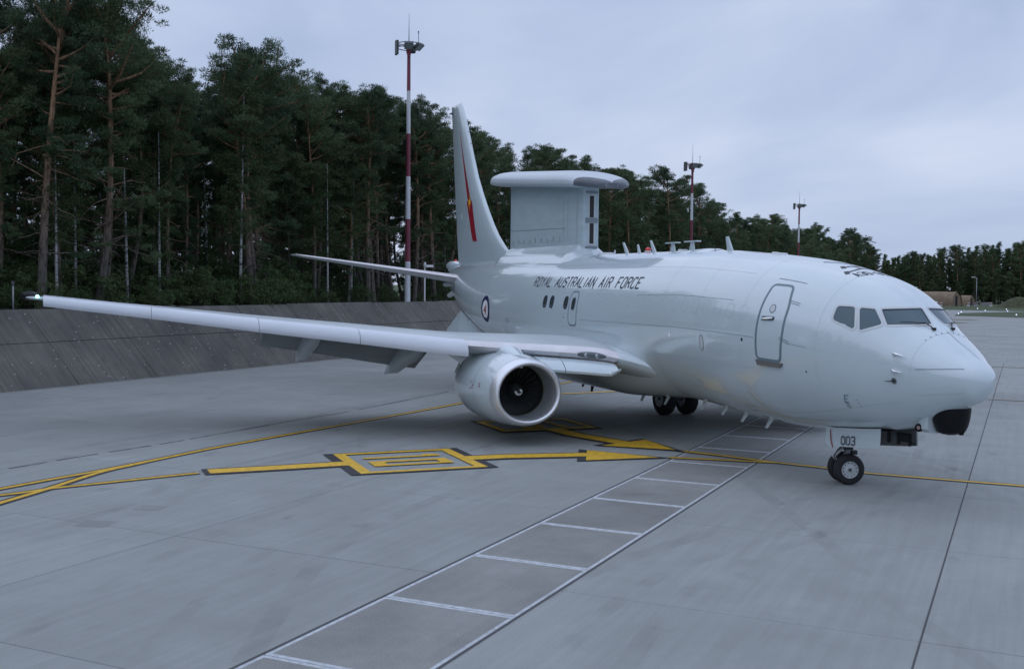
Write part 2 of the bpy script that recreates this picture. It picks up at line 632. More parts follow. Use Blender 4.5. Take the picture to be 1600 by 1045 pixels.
def pchip(xs, ys):
    n = len(xs)
    h = [xs[i + 1] - xs[i] for i in range(n - 1)]
    d = [(ys[i + 1] - ys[i]) / h[i] for i in range(n - 1)]
    m = [0] * n
    m[0], m[-1] = d[0], d[-1]
    for i in range(1, n - 1):
        if d[i - 1] * d[i] > 0:
            w1, w2 = 2 * h[i] + h[i - 1], h[i] + 2 * h[i - 1]
            m[i] = (w1 + w2) / (w1 / d[i - 1] + w2 / d[i])

    def f(x):
        if x <= xs[0]:
            return ys[0]
        if x >= xs[-1]:
            return ys[-1]
        lo = 0
        while xs[lo + 1] < x:
            lo += 1
        t = (x - xs[lo]) / h[lo]
        return (ys[lo] * (1 + 2 * t) * (1 - t) ** 2 + m[lo] * h[lo] * t * (1 - t) ** 2
                + ys[lo + 1] * t * t * (3 - 2 * t) + m[lo + 1] * h[lo] * t * t * (t - 1))
    return f


# ------------------------------------------------------------------ ground, apron, markings
def sheet(name, pts, z, m, kind='structure', label=None):
    b = MB()
    b.fan([(p[0], p[1], z) for p in pts])
    o = b.build(name, m)
    for pl_ in o.data.polygons:
        if pl_.normal.z < 0:
            o.data.flip_normals()
            break
    tag(o, label, kind=kind)
    return o


sheet('ground', [(-2500, -2500), (2500, -2500), (2500, 2500), (-2500, 2500)], -0.09, 'grass', label='flat grass field round the apron')
_a = [pq(-34.9, -140), (-180.8, 142.9), (-150, 161.4), (92, 307), (300, 150), (200, -250)]
apron = sheet('apron', [(p[0], p[1]) for p in _a], -0.03, 'far_concrete', label='wide grey concrete apron under and beyond the aircraft')
sheet('grass_island', [(-123.6, 117.8), (-131, 125.5), (-138.5, 133.8), (-146, 152), (-156, 195), (-120, 215), (-104, 150), (-112, 121.5), (-118.5, 119.6)], -0.012,
      'grass', label='low grass island between the apron and the taxiway')

P_SEAMS = [-34.9, -30.0, -25.2, -20.5, -16.5, -12.6, -7.5]
P_SEAMS2 = [-5.42, -0.55, 4.4, 9.35, 14.3, 19.3, 24.3]
Q_SEAMS = [-8.05 + 5.17 * k for k in range(-4, 12)]
fl = MB()
fl.fan([pq(-34.85, -28.6, -0.018), pq(24.2, -28.6, -0.018), pq(24.2, 48.6, -0.018), pq(-34.85, 48.6, -0.018)])
tag(fl.build('joint_filler', 'joint_filler', apron))


def slab_mesh(name, w, l, gap, ch, top_mats, border=0.0, th=0.028):
    """slab with a small chamfer; local x across (p), local y along (q)"""
    b = MB()
    hx, hy = w / 2 - gap / 2, l / 2 - gap / 2
    lo = [(-hx, -hy, -th), (hx, -hy, -th), (hx, hy, -th), (-hx, hy, -th)]
    md = [(x, y, -ch) for x, y, _ in lo]
    tp = [(-hx + ch, -hy + ch, 0), (hx - ch, -hy + ch, 0), (hx - ch, hy - ch, 0), (-hx + ch, hy - ch, 0)]
    mi = 1 if border else 0
    b.grid([lo, md, tp], closed=True, mi=mi)
    if border:
        bx, by = hx - border, hy - border * 0.9
        inn = [(-bx, -by, 0), (bx, -by, 0), (bx, by, 0), (-bx, by, 0)]
        b.grid([tp, inn], closed=True, mi=1)
        b.fan(inn, 0)
    else:
        b.fan(tp)
    o = b.build(name, top_mats)
    me = o.data
    bpy.data.objects.remove(o)
    return me


SLAB_ROT = math.atan2(0.6818, 0.7315)
_cache = {}


def lay(name, me, p, q, z=0.0, tilt=(0, 0)):
    o = bpy.data.objects.new(name, me)
    COL.objects.link(o)
    o.location = pq(p, q, z)
    o.rotation_euler = (tilt[0], tilt[1], SLAB_ROT)
    attach(o, apron)
    return o


for seams in (P_SEAMS, P_SEAMS2):
    for p0, p1 in zip(seams, seams[1:]):
        w = round(p1 - p0, 3)
        if w not in _cache:
            _cache[w] = slab_mesh('concrete_slab', w, 5.17, 0.018, 0.006, ['apron_concrete'])
        for q0, q1 in zip(Q_SEAMS, Q_SEAMS[1:]):
            lay('concrete_slab', _cache[w], (p0 + p1) / 2, (q0 + q1) / 2, random.uniform(-0.0015, 0.0015))
# the darker strip of bordered panels
pm = slab_mesh('strip_panel', 2.08, 2.66, 0.024, 0.006, ['panel_concrete', 'white_line'], border=0.075)
k = 0
q = -9.47 - 2.66 * 7
while q < 48.4:
    lay('strip_panel', pm, -6.46, q + 1.33, random.uniform(-0.001, 0.002), (random.uniform(-.0006, .0006), random.uniform(-.0006, .0006)))
    q += 2.66
sealed = MB()
for pp, hw in ((-7.5, 0.026), (-5.42, 0.026), (-0.55, 0.010)):
    sealed.fan([pq(pp - hw, -28.6, 0.0035), pq(pp + hw, -28.6, 0.0035), pq(pp + hw, 48.6, 0.0035), pq(pp - hw, 48.6, 0.0035)])
sealed.build('joint_seal', 'joint_filler', apron)


def ribbon(b, pts, w, z, mi=0, closed=False):
    """flat mitred ribbon through 2-D points"""
    pts = [Vector((p[0], p[1])) for p in pts]
    n = len(pts)
    L, R = [], []
    for i in range(n):
        if closed:
            a, c = pts[i - 1], pts[(i + 1) % n]
        else:
            a, c = pts[max(i - 1, 0)], pts[min(i + 1, n - 1)]
        d1 = (pts[i] - a).normalized() if (pts[i] - a).length > 1e-6 else None
        d2 = (c - pts[i]).normalized() if (c - pts[i]).length > 1e-6 else None
        d1 = d1 or d2
        d2 = d2 or d1
        n1, n2 = Vector((-d1.y, d1.x)), Vector((-d2.y, d2.x))
        m_ = (n1 + n2).normalized()
        k_ = w / 2 / max(0.35, m_.dot(n1))
        L.append((*(pts[i] + m_ * k_), z))
        R.append((*(pts[i] - m_ * k_), z))
    rows = [[L[i], R[i]] for i in range(n)]
    if closed:
        rows.append(rows[0])
    b.grid(rows, mi=mi)


def smooth_line(pts, n=10):
    out = []
    for i in range(len(pts) - 1):
        p0, p1, p2, p3 = pts[max(i - 1, 0)], pts[i], pts[i + 1], pts[min(i + 2, len(pts) - 1)]
        for k_ in range(n):
            t = k_ / n
            out.append(tuple(0.5 * (2 * b + (c - a) * t + (2 * a - 5 * b + 4 * c - d) * t * t + (-a + 3 * b - 3 * c + d) * t ** 3)
                             for a, b, c, d in zip(p0, p1, p2, p3)))
    out.append(tuple(pts[-1]))
    return out


def up(o):
    me = o.data
    if sum(p.normal.z for p in me.polygons) < 0:
        me.flip_normals()
    return o


_lv = [0]


def taxi_line(name, pts, label, w=0.15, bw=0.34, sm=True, ym='yellow_paint'):
    _lv[0] += 1
    z = 0.0045 + 0.0005 * _lv[0]
    pts = smooth_line(pts) if sm else pts
    b = MB()
    if bw:
        ribbon(b, pts, bw, z, 1)
    ribbon(b, pts, w, z + 0.006, 0)
    return tag(up(b.build(name, [ym, 'black_paint'])), label, kind='structure')


L1 = [(-5.6, -21.9), (-8.65, -18.24), (-10.01, -16.67), (-10.86, -15.64), (-12.21, -14.2), (-13.87, -12.48), (-16.5, -9.37),
      (-18.66, -6.83), (-21.91, -3.07), (-24.88, 0.13), (-28.73, 4.45), (-31.64, 8.2), (-38, 16.5), (-50, 32)]
taxi_line('taxi_line', L1, 'long curved yellow taxi line edged in black passing behind the engine')
taxi_line('taxi_line', [(-5.0, -19.0), (-7.18, -17.77), (-7.65, -17.47), (-8.91, -16.66), (-10.6, -15.65), (-11.4, -14.95), (-12.35, -14.05)],
          'short yellow line joining the long curve at the left edge')
taxi_line('taxi_line', [(-7.9, -19.6), (-8.39, -17.87), (-8.6, -17.2), (-8.95, -16.55), (-9.2, -15.75), (-9.5, -14.8), (-9.89, -13.52)],
          'thin yellow line leading to the thick arrow shaft')
taxi_line('taxi_line', [(-24.0, 0.9), (-24.08, 2.06), (-24.2, 3.53), (-24.32, 5.09), (-24.4, 12), (-24.0, 22)],
          'yellow line beneath the wing and fuselage', w=0.3, bw=0.42)
A_end = [tuple(pq(p, 4.36)[:2]) for p in (-1.0, 1, 4, 8, 14, 22, 40)]
taxi_line('taxi_line', [(-9.46, -1.2), (-8.11, -0.42), (-6.97, 0.17), (-6.01, 0.79), (-5.06, 1.3)] + A_end,
          'straight yellow taxi line running past the nose wheel to the right edge')
taxi_line('taxi_line', [(-8.51, -2.04), (-7.72, -0.90), (-6.99, 0.10)], 'short yellow branch line between arrow tip and nose line')
for q in (24.75, 44.7):
    taxi_line('taxi_line', [tuple(pq(p, q)[:2]) for p in (-16, 0, 20, 60)], 'faded yellow line crossing the apron right of the nose, %s one' % ('nearer' if q < 30 else 'farther'),
              w=0.13, bw=0.22, sm=False, ym='faded_yellow')
for i, (a, b_) in enumerate((((-106.0, 100.9), (-105.8, 104.6)), ((-94.4, 89.3), (-94.3, 91.6)))):
    taxi_line('taxi_line', [a, b_], ('far' if i == 0 else 'near') + ' short yellow dash on the far apron beside the grass island', w=2.2 - 0.7 * i, bw=0, sm=False, ym='faded_yellow')


def arrow_sign(name, label, O, ux, uy, size, shaft_out, head, shaft_in=None):
    """stand sign painted on the ground. O corner, ux right, uy up (2-D unit vectors); the arrow leaves the top."""
    z0, z1 = 0.0185, 0.0245
    b = MB()
    W, H = size
    T = lambda x, y: (O[0] + ux[0] * x + uy[0] * y, O[1] + ux[1] * x + uy[1] * y)
    Z = lambda pts, z: [(*T(*p), z) for p in pts]
    # black bed strips round the frame, wide at bottom and top
    for x0, y0, x1, y1 in ((-0.10, -0.24, W + 0.10, 0.0), (-0.10, H, W + 0.10, H + 0.24), (-0.10, 0.0, 0.0, H), (W, 0.0, W + 0.10, H)):
        b.fan(Z([(x0, y0), (x1, y0), (x1, y1), (x0, y1)], z0), 1)
    f = 0.21
    for x0, y0, x1, y1 in ((0, 0, W, f * 1.3), (0, H - f * 1.3, W, H), (0, f * 1.3, f, H - f * 1.3), (W - f, f * 1.3, W, H - f * 1.3)):
        b.fan(Z([(x0, y0), (x1, y0), (x1, y1), (x0, y1)], z1), 0)
    # digits 1 and 0
    cx = W * 0.30
    y0, y1 = H * 0.18, H * 0.82
    b.fan(Z([(cx - 0.08, y0), (cx + 0.10, y0), (cx + 0.10, y1), (cx - 0.08, y1)], z1))
    b.fan(Z([(cx - 0.083, y1), (cx - 0.083, y1 - 0.42), (cx - 0.24, y1 - 0.36), (cx - 0.22, y1 - 0.12)], z1))
    x0, x1 = W * 0.47, W * 0.47 + 0.72
    for r in ((x0, y0, x0 + 0.20, y1), (x1 - 0.18, y0, x1, y1), (x0 + 0.20, y0, x1 - 0.18, y0 + 0.36), (x0 + 0.20, y1 - 0.30, x1 - 0.18, y1)):
        b.fan(Z([(r[0], r[1]), (r[2], r[1]), (r[2], r[3]), (r[0], r[3])], z1))
    b2 = MB()

    def shaft(pts, w, ws, zz, mi):
        ribbon(b2, pts, ws, zz, mi)
    if shaft_in:
        ribbon(b2, shaft_in, 0.80, z0 + 0.0005, 1)
        d = (Vector(shaft_in[1]) - Vector(shaft_in[0])).normalized()
        ribbon(b2, [tuple(Vector(shaft_in[0]) + d * 0.12)] + list(shaft_in[1:]), 0.56, z1 + 0.0008, 0)
    ribbon(b2, shaft_out, 0.80, z0 + 0.001, 1)
    ribbon(b2, shaft_out, 0.56, z1 + 0.001, 0)
    hl, hr, tip = [Vector(p) for p in head]
    c = (hl + hr + tip) / 3
    back = ((hl + hr) / 2 - tip).normalized()
    out = [hl + (hl - (hl + hr) / 2).normalized() * 0.14 + back * 0.22, hr + (hr - (hl + hr) / 2).normalized() * 0.14 + back * 0.22, tip - back * 0.3]
    b2.fan([(p.x, p.y, z0 + 0.0015) for p in out], 1)
    b2.fan([(p.x, p.y, z1 + 0.002) for p in (hl, hr, tip)], 0)
    o = tag(up(b.build(name, ['yellow_paint', 'black_paint'])), label, kind='structure')
    for poly in o.data.polygons:
        pass
    o2 = up(b2.build('arrow', ['yellow_paint', 'black_paint'], o))
    for ob in (o, o2):
        bm = bmesh.new()
        bm.from_mesh(ob.data)
        for fc in bm.faces:
            if fc.normal.z < 0:
                fc.normal_flip()
        bm.to_mesh(ob.data)
        bm.free()
    return o


arrow_sign('stand_marking', 'yellow framed number box with arrow painted in the open left of the engine', (-11.55, -10.05), (1, 0), (0, 1), (3.0, 3.1),
           [(-9.93, -7.0), (-9.90, -6.0), (-9.50, -3.85)], [(-10.18, -3.55), (-8.68, -4.30), (-8.52, -2.30)],
           [(-9.93, -13.40), (-9.97, -11.9), (-10.05, -10.03)])
arrow_sign('stand_marking', 'yellow framed number box with arrow painted under the engine', (-16.65, -1.28), (0, -1), (1, 0), (3.1, 2.45),
           [(-14.25, -2.72), (-13.0, -2.6), (-10.9, -1.95)], [(-11.45, -1.10), (-10.80, -2.80), (-9.50, -1.27)])

# dark oil and seal trails
tr = MB()
crack = smooth_line([(-8.0, -22.5), (-10.92, -18.95), (-11.73, -17.74), (-13.13, -16.11), (-14.72, -14.05), (-16.07, -12.57), (-18.94, -9.49), (-20.99, -7.12), (-26.07, -2.2)], 8)
rr = random.Random(3)
for i in range(len(crack) - 1):
    a, c = Vector(crack[i]), Vector(crack[i + 1])
    if rr.random() < 0.9:
        ribbon(tr, [tuple(a), tuple(c)], rr.uniform(0.04, 0.10), 0.0035 + 0.00002 * i)
tag(up(tr.build('sealed_crack', 'joint_filler')), 'dark wandering sealed crack in the concrete at left', kind='structure')

# faint tyre marks and repaired rectangles
def tyre_material():
    m = bpy.data.materials.new('tyre_mark')
    m.use_nodes = True
    n, l = m.node_tree.nodes, m.node_tree.links
    p = n['Principled BSDF']
    p.inputs['Base Color'].default_value = (0.05, 0.052, 0.055, 1)
    p.inputs['Roughness'].default_value = 0.8
    g = n.new('ShaderNodeNewGeometry')
    t = n.new('ShaderNodeTexNoise')
    t.inputs['Scale'].default_value = 0.9
    t.inputs['Detail'].default_value = 6
    l.new(g.outputs['Position'], t.inputs['Vector'])
    mr = n.new('ShaderNodeMapRange')
    mr.inputs['From Min'].default_value = 0.40
    mr.inputs['From Max'].default_value = 0.75
    mr.inputs['To Min'].default_value = 0.0
    mr.inputs['To Max'].default_value = 0.11
    l.new(t.outputs['Fac'], mr.inputs['Value'])
    tr_b = n.new('ShaderNodeBsdfTransparent')
    ms = n.new('ShaderNodeMixShader')
    l.new(mr.outputs['Result'], ms.inputs['Fac'])
    l.new(tr_b.outputs['BSDF'], ms.inputs[1])
    l.new(p.outputs['BSDF'], ms.inputs[2])
    l.new(ms.outputs['Shader'], n['Material Output'].inputs['Surface'])
    MATS['tyre_mark'] = m


tyre_material()
tm_ = random.Random(12)
tb_ = MB()
_z = 0.0030
for base, offs in (([(-5.0, -21), (-7.6, -17.5), (-10.6, -15.6), (-13.8, -12.5), (-18.6, -6.8), (-24.8, 0.2), (-34, 12)], (-2.9, -2.3, 2.3, 2.9, .5)),
                   ([(6, -12), (2, -8), (-1, -3), (-4, 1.6), (-9, 7), (-16, 14)], (-.5, .2, 1.4)),
                   ([(8, -4), (4, -3), (0, -1.2), (-4, .6), (-9, 1.5), (-16, 2.0)], (-3.1, -2.4, 2.6)),
                   ([(3, -15), (-2, -12.5), (-6, -9.4), (-10, -7.2), (-15, -6.0)], (-.6, .4, 2.2))):
    ln = smooth_line(base, 8)
    for o_ in offs:
        P = []
        for i in range(len(ln)):
            a_, c_ = Vector(ln[max(i - 1, 0)]), Vector(ln[min(i + 1, len(ln) - 1)])
            d = (c_ - a_).normalized()
            P.append(tuple(Vector(ln[i]) + Vector((-d.y, d.x)) * (o_ + .25 * math.sin(i * .21 + o_))))
        _z += 0.00006
        ribbon(tb_, P, tm_.uniform(.22, .38), _z)
tag(up(tb_.build('tyre_marks', 'tyre_mark')), 'faint dark tyre marks curving across the concrete', kind='stuff')
for i, (x, y, w, h, r) in enumerate(((-6.27, -14.75, .55, .45, .2), (-5.15, -15.75, .6, .5, .3))):
    b = MB()
    q_ = Matrix.Rotation(r + SLAB_ROT, 2)
    b.fan([(*(q_ @ Vector(p) + Vector((x, y))), .0032) for p in ((-w / 2, -h / 2), (w / 2, -h / 2), (w / 2, h / 2), (-w / 2, h / 2))])
    up(b.build('repair_patch', 'patch_concrete', apron))

# ------------------------------------------------------------------ sloped concrete wall
wall = empty('retaining_wall', pq(-34.9, 25, 0), 'long sloped dark concrete retaining wall in front of the forest', 'wall')
W_TOP_P, W_TOP_Z = -38.0, 3.12


def wall_pt(t, q, off=0.0):
    """t 0 foot to 1 crest; off along the outward normal"""
    n = Vector((3.12, 3.1))
    n.normalize()
    return pq(-34.9 - 3.1 * t + n.x * off, q, 3.12 * t + n.y * off)


wq = -62.0
core = MB()
core.grid([[wall_pt(0, -90, -0.05), wall_pt(1, -90, -0.05), pq(-38.9, -90, 3.07)], [wall_pt(0, 76, -0.05), wall_pt(1, 76, -0.05), pq(-38.9, 76, 3.07)]])
core.build('core', 'wall_concrete', wall)
PW = 4.5
for k in range(34):
    q0 = -75 + k * PW
    q1 = q0 + PW
    if q1 > 76:
        break
    for t0, t1 in ((0.0, 0.56), (0.56, 1.0)):
        b = MB()
        g = 0.012
        o0 = random.uniform(-0.005, 0.006)
        crest = random.uniform(-0.012, 0.012) if t1 == 1.0 else 0
        A = [wall_pt(t0 + 0.004, q0 + g, o0), wall_pt(t1 + crest - 0.004, q0 + g, o0), wall_pt(t1 + crest - 0.004, q1 - g, o0), wall_pt(t0 + 0.004, q1 - g, o0)]
        B = [wall_pt(t0 + 0.004, q0 + g, -0.04), wall_pt(t1 + crest - 0.004, q0 + g, -0.04), wall_pt(t1 + crest - 0.004, q1 - g, -0.04), wall_pt(t0 + 0.004, q1 - g, -0.04)]
        if t1 == 1.0:
            B[1], B[2] = pq(-38.55, q0 + g, 3.06), pq(-38.55, q1 - g, 3.06)
        b.grid([B, A], closed=True)
        b.fan(A)
        b.build('wall_panel', 'wall_concrete', wall)
fb = MB()
fb.grid([[pq(-34.9, -75, -0.02), pq(-34.68, -75, 0.05)], [pq(-34.9, 76, -0.02), pq(-34.68, 76, 0.05)]])
fb.grid([[pq(-34.68, -75, 0.05), pq(-34.62, -75, -0.02)], [pq(-34.68, 76, 0.05), pq(-34.62, 76, -0.02)]])
fb.build('foot_kerb', 'panel_concrete', wall)


# ------------------------------------------------------------------ terrain behind the wall
def terr_z(p, q):
    s = min(1, max(0, (q - 62) / 40))
    hq = 3.0 * (1 - s * s * (3 - 2 * s)) + 0.05
    return hq * min(1, max(0, (-p - 36.3) / 1.7)) - 0.02


tb = MB()
ps = [-36.2, -37.2, -38.3, -39.5, -42, -46, -50, -56, -64, -75, -95, -130, -200]
qs = [-110 + 8 * i for i in range(60)]
rows = []
for p in ps:
    rows.append([pq(p, q, terr_z(p, q) - (0.12 if p > -38.4 else 0) + (0.12 * math.sin(p * 1.3 + q * 0.7) if p < -40 else 0)) for q in qs])
tb.grid(rows)
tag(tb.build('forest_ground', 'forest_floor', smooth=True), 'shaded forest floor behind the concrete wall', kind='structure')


# ================================================================== aircraft
# stations: s metres aft of the nose, y to starboard, z up;  world = (-s, -y, z)
def A(s, y, z):
    return Vector((-s, -y, z))


AC = empty('radar_aircraft', A(3.9, 0, 0), 'pale grey twin-engined airliner carrying a long flat radar fin on its back', 'aircraft')

SQ = lambda T: pchip([math.sqrt(a) for a, _ in T], [b for _, b in T])
_zt = SQ([(0, 2.62), (.06, 2.812), (.2, 2.947), (.45, 3.096), (.8, 3.329), (1.15, 3.557), (1.45, 3.755), (1.75, 3.995), (2.1, 4.262), (2.65, 4.536), (3.65, 4.796), (4.75, 4.998), (5.95, 5.131), (7.3, 5.24), (9, 5.345), (11, 5.38), (14, 5.396), (22, 5.41), (25, 5.41), (28, 5.36), (30, 5.28), (31.5, 5.15), (32.3, 4.95)])
_zb = SQ([(0, 2.62), (.06, 2.419), (.2, 2.239), (.45, 2.115), (.8, 1.934), (1.2, 1.731), (1.7, 1.561), (2.35, 1.414), (3.3, 1.302), (4.4, 1.205), (5.6, 1.13), (7, 1.13), (9, 1.25), (12, 1.3), (16, 1.33), (20, 1.36), (21.5, 1.45), (23.5, 1.85), (26, 2.45), (28, 2.98), (30, 3.62), (31.5, 4.15), (32.3, 4.5)])
_w = SQ([(0, 0), (.06, .192), (.2, .382), (.45, .568), (.8, .794), (1.2, .975), (1.7, 1.145), (2.35, 1.367), (3.3, 1.577), (4.4, 1.725), (5.6, 1.83), (7, 1.88), (9, 1.88), (20, 1.88), (22, 1.87), (24, 1.78), (26, 1.58), (28, 1.27), (30, .86), (31.5, .5), (32.3, .24)])
_zc = SQ([(0, 2.62), (1, 2.76), (2.5, 3.02), (4.5, 3.2), (7, 3.32), (9, 3.36), (20, 3.38), (24, 3.5), (28, 4.05), (31, 4.55), (32.3, 4.72)])
_k = lambda s: math.sqrt(max((s - .1) * 32.3 / 32.2, 0))
ZT, ZB, WW, ZC = (lambda s: _zt(_k(s))), (lambda s: _zb(_k(s))), (lambda s: _w(_k(s))), (lambda s: _zc(_k(s)))


def FS(s, a):
    """fuselage skin at station s, angle a (degrees from the crown, + starboard)"""
    w, zc = WW(s), ZC(s)
    c, sn = math.cos(rad(a)), math.sin(rad(a))
    return A(s, w * sn, zc + ((ZT(s) - zc) if c > 0 else (zc - ZB(s))) * c)


def FN(s, a):
    e = 0.02
    ds = FS(s + e, a) - FS(max(s - e, .101), a)
    da = FS(s, a + 0.5) - FS(s, a - 0.5)
    n = ds.cross(da)
    n.normalize()
    mid = A(s, 0, ZC(s))
    if n.dot(FS(s, a) - mid) < 0:
        n = -n
    return n


def F(s, a, off=0.0):
    return FS(s, a) + FN(s, a) * off if off else FS(s, a)


def dens(poly, step=0.05):
    """subdivide polygon edges in (s, a-degrees) so they follow the skin"""
    out = []
    n = len(poly)
    for i in range(n):
        a, b = poly[i], poly[(i + 1) % n]
        L = math.hypot(b[0] - a[0], rad(b[1] - a[1]) * 1.7)
        k = max(1, int(L / step))
        for j in range(k):
            t = j / k
            out.append((a[0] + (b[0] - a[0]) * t, a[1] + (b[1] - a[1]) * t))
    return out


def rnd(poly, r, R=1.75, n=5):
    """round the corners of a polygon given in (s, a-degrees)"""
    P = [Vector((s, rad(a) * R)) for s, a in poly]
    out = []
    m = len(P)
    for i in range(m):
        p, a, b = P[i], P[i - 1], P[(i + 1) % m]
        d1, d2 = (a - p), (b - p)
        rr_ = min(r, d1.length * .48, d2.length * .48)
        d1.normalize()
        d2.normalize()
        q1, q2 = p + d1 * rr_, p + d2 * rr_
        for k in range(n + 1):
            t = k / n
            q = q1 * (1 - t) ** 2 + p * 2 * t * (1 - t) + q2 * t * t
            out.append((q.x, math.degrees(q.y / R)))
    return out


def inset(poly, d, R=1.75):
    P = [Vector((s, rad(a) * R)) for s, a in poly]
    m = len(P)
    area = sum(P[i].x * P[(i + 1) % m].y - P[(i + 1) % m].x * P[i].y for i in range(m))
    sg = 1 if area > 0 else -1
    out = []
    for i in range(m):
        t = (P[(i + 1) % m] - P[i - 1])
        if t.length < 1e-9:
            out.append(poly[i])
            continue
        t.normalize()
        nrm = Vector((-t.y, t.x)) * sg
        q = P[i] + nrm * d
        out.append((q.x, math.degrees(q.y / R)))
    return out


def band(b, poly, d, off, mi=0, thick=0.0):
    """strip of width d inside the outline poly, lying off above the skin"""
    ins = inset(poly, d)
    o = [F(s, a, off) for s, a in poly]
    i = [F(s, a, off) for s, a in ins]
    if thick:
        o2 = [F(s, a, off - thick) for s, a in poly]
        i2 = [F(s, a, off - thick) for s, a in ins]
        b.grid([o2, o, i, i2], closed=True, mi=mi)
    else:
        b.grid([o, i], closed=True, mi=mi)


def patch(b, poly, off, rings=4, mi=0, flat=False):
    """filled outline on the skin"""
    P = [F(s, a, off) for s, a in poly]
    cs = sum(s for s, a in poly) / len(poly)
    ca = sum(a for s, a in poly) / len(poly)
    if flat:
        c = sum(P, Vector()) / len(P)
        rows = [[p * (1 - k / rings) + c * (k / rings) for p in P] for k in range(rings)]
        tip = c
    else:
        rows = [[F(cs + (s - cs) * (1 - k / rings), ca + (a - ca) * (1 - k / rings), off) for s, a in poly] for k in range(rings)]
        tip = F(cs, ca, off)
    b.grid(rows, closed=True, mi=mi)
    n = len(poly)
    o = len(b.v)
    b.v.append(tuple(tip))
    base = o - n
    for j in range(n):
        b.f.append((base + j, base + (j + 1) % n, o))
        b.m.append(mi)


def inpoly(x, y, poly):
    c = False
    j = len(poly) - 1
    for i in range(len(poly)):
        xi, yi = poly[i]
        xj, yj = poly[j]
        if (yi > y) != (yj > y) and x < (xj - xi) * (y - yi) / (yj - yi) + xi:
            c = not c
        j = i
    return c


# cockpit glazing outlines on the starboard side (s, angle); the port side mirrors them
GLAZ = [[(2.943,64.6),(2.979,64.1),(3.001,63.3),(3.01,62.2),(3.012,61.2),(3.015,60.1),(3.018,59.1),(3.021,58.1),(3.025,57.1),(3.03,56.0),(3.029,54.8),(3.013,53.9),(2.982,53.4),(2.932,52.9),(2.884,52.4),(2.836,52.0),(2.789,51.4),(2.743,50.9),(2.697,50.3),(2.664,50.2),(2.635,50.6),(2.612,51.7),(2.58,53.9),(2.551,56.1),(2.524,58.2),(2.499,60.4),(2.476,62.5),(2.455,64.7),(2.45,65.8),(2.463,66.5),(2.493,66.6),(2.564,66.3),(2.637,66.0),(2.711,65.7),(2.787,65.4),(2.864,65.0)],
        [(2.29,65.1),(2.309,65.5),(2.325,65.3),(2.337,64.6),(2.361,62.1),(2.387,59.7),(2.416,57.3),(2.447,54.9),(2.481,52.4),(2.517,50.0),(2.527,49.0),(2.523,48.3),(2.505,47.8),(2.468,47.2),(2.432,46.5),(2.397,45.8),(2.363,45.1),(2.33,44.4),(2.297,43.6),(2.275,43.3),(2.252,43.4),(2.228,43.9),(2.189,45.0),(2.151,46.1),(2.115,47.2),(2.079,48.3),(2.045,49.3),(2.011,50.4),(1.996,51.1),(1.994,51.9),(2.004,52.8),(2.046,55.2),(2.09,57.4),(2.136,59.5),(2.185,61.5),(2.236,63.4)],
        [(2.135,39.8),(2.146,39.3),(2.148,38.7),(2.141,38.2),(2.065,34.1),(1.998,29.4),(1.941,24.3),(1.894,18.7),(1.858,12.5),(1.837,5.7),(1.833,4.9),(1.823,4.5),(1.809,4.5),(1.756,5.1),(1.704,5.7),(1.652,6.3),(1.599,6.9),(1.543,7.8),(1.485,8.8),(1.47,9.3),(1.462,10.0),(1.462,10.9),(1.502,18.4),(1.557,25.2),(1.621,31.5),(1.696,37.3),(1.779,42.6),(1.873,47.3),(1.885,47.7),(1.898,47.7),(1.911,47.4),(1.947,46.1),(1.983,44.8),(2.02,43.5),(2.057,42.3),(2.096,41.0)]]
GLAZ_CUT = [inset(g, -.022, 1.2) for g in GLAZ]
stations = sorted(set([round(.1 + .5 * (i / 26) ** 2, 4) for i in range(27)] + [round(.6 + .06 * i, 3) for i in range(10)] + [round(1.2 + .025 * i, 3) for i in range(80)]
                      + [round(3.2 + .15 * i, 3) for i in range(125)] + [round(21.9 + .16 * i, 3) for i in range(66)] + [32.3]))
NA = 180
fb = MB()
rows = []
for s in stations:
    if s <= .1001:
        continue
    rows.append([FS(s, 360 * k / NA) for k in range(NA)])
nose_c = A(.1, 0, 2.62)
st = [s for s in stations if s > .1001]
vs = [p for r in rows for p in r]
fs_ = []
for i in range(len(rows) - 1):
    sm_ = (st[i] + st[i + 1]) / 2
    for j in range(NA):
        a_ = (j + .5) * 360 / NA
        if 1.3 < sm_ < 3.2:
            aa = a_ if a_ < 180 else 360 - a_
            if aa < 80 and any(inpoly(sm_, aa, g) for g in GLAZ_CUT):
                continue
        j2 = (j + 1) % NA
        fs_.append((i * NA + j, i * NA + j2, (i + 1) * NA + j2, (i + 1) * NA + j))
fb.add(vs, fs_)
o_ = len(fb.v)
fb.v.append(tuple(nose_c))
for j in range(NA):
    fb.f.append((o_, (j + 1) % NA, j))
    fb.m.append(0)
fb.fan([FS(32.3, 360 * k / NA) for k in range(NA)])
fus = fb.build('fuselage', 'grey_paint', AC, smooth=True, angle=50)

# dark flight deck behind the glass
b = MB()
b.grid([[FS(s, a) * 1.0 + (A(s, 0, 3.3) - FS(s, a)) * 0.30 for a in range(-80, 81, 8)] for s in (1.55, 1.9, 2.3, 2.8, 3.3)])
b.box(A(2.0, 0, 3.45), (0.5, 1.5, 0.12))
b.build('cockpit_interior', 'inside_dark', AC)

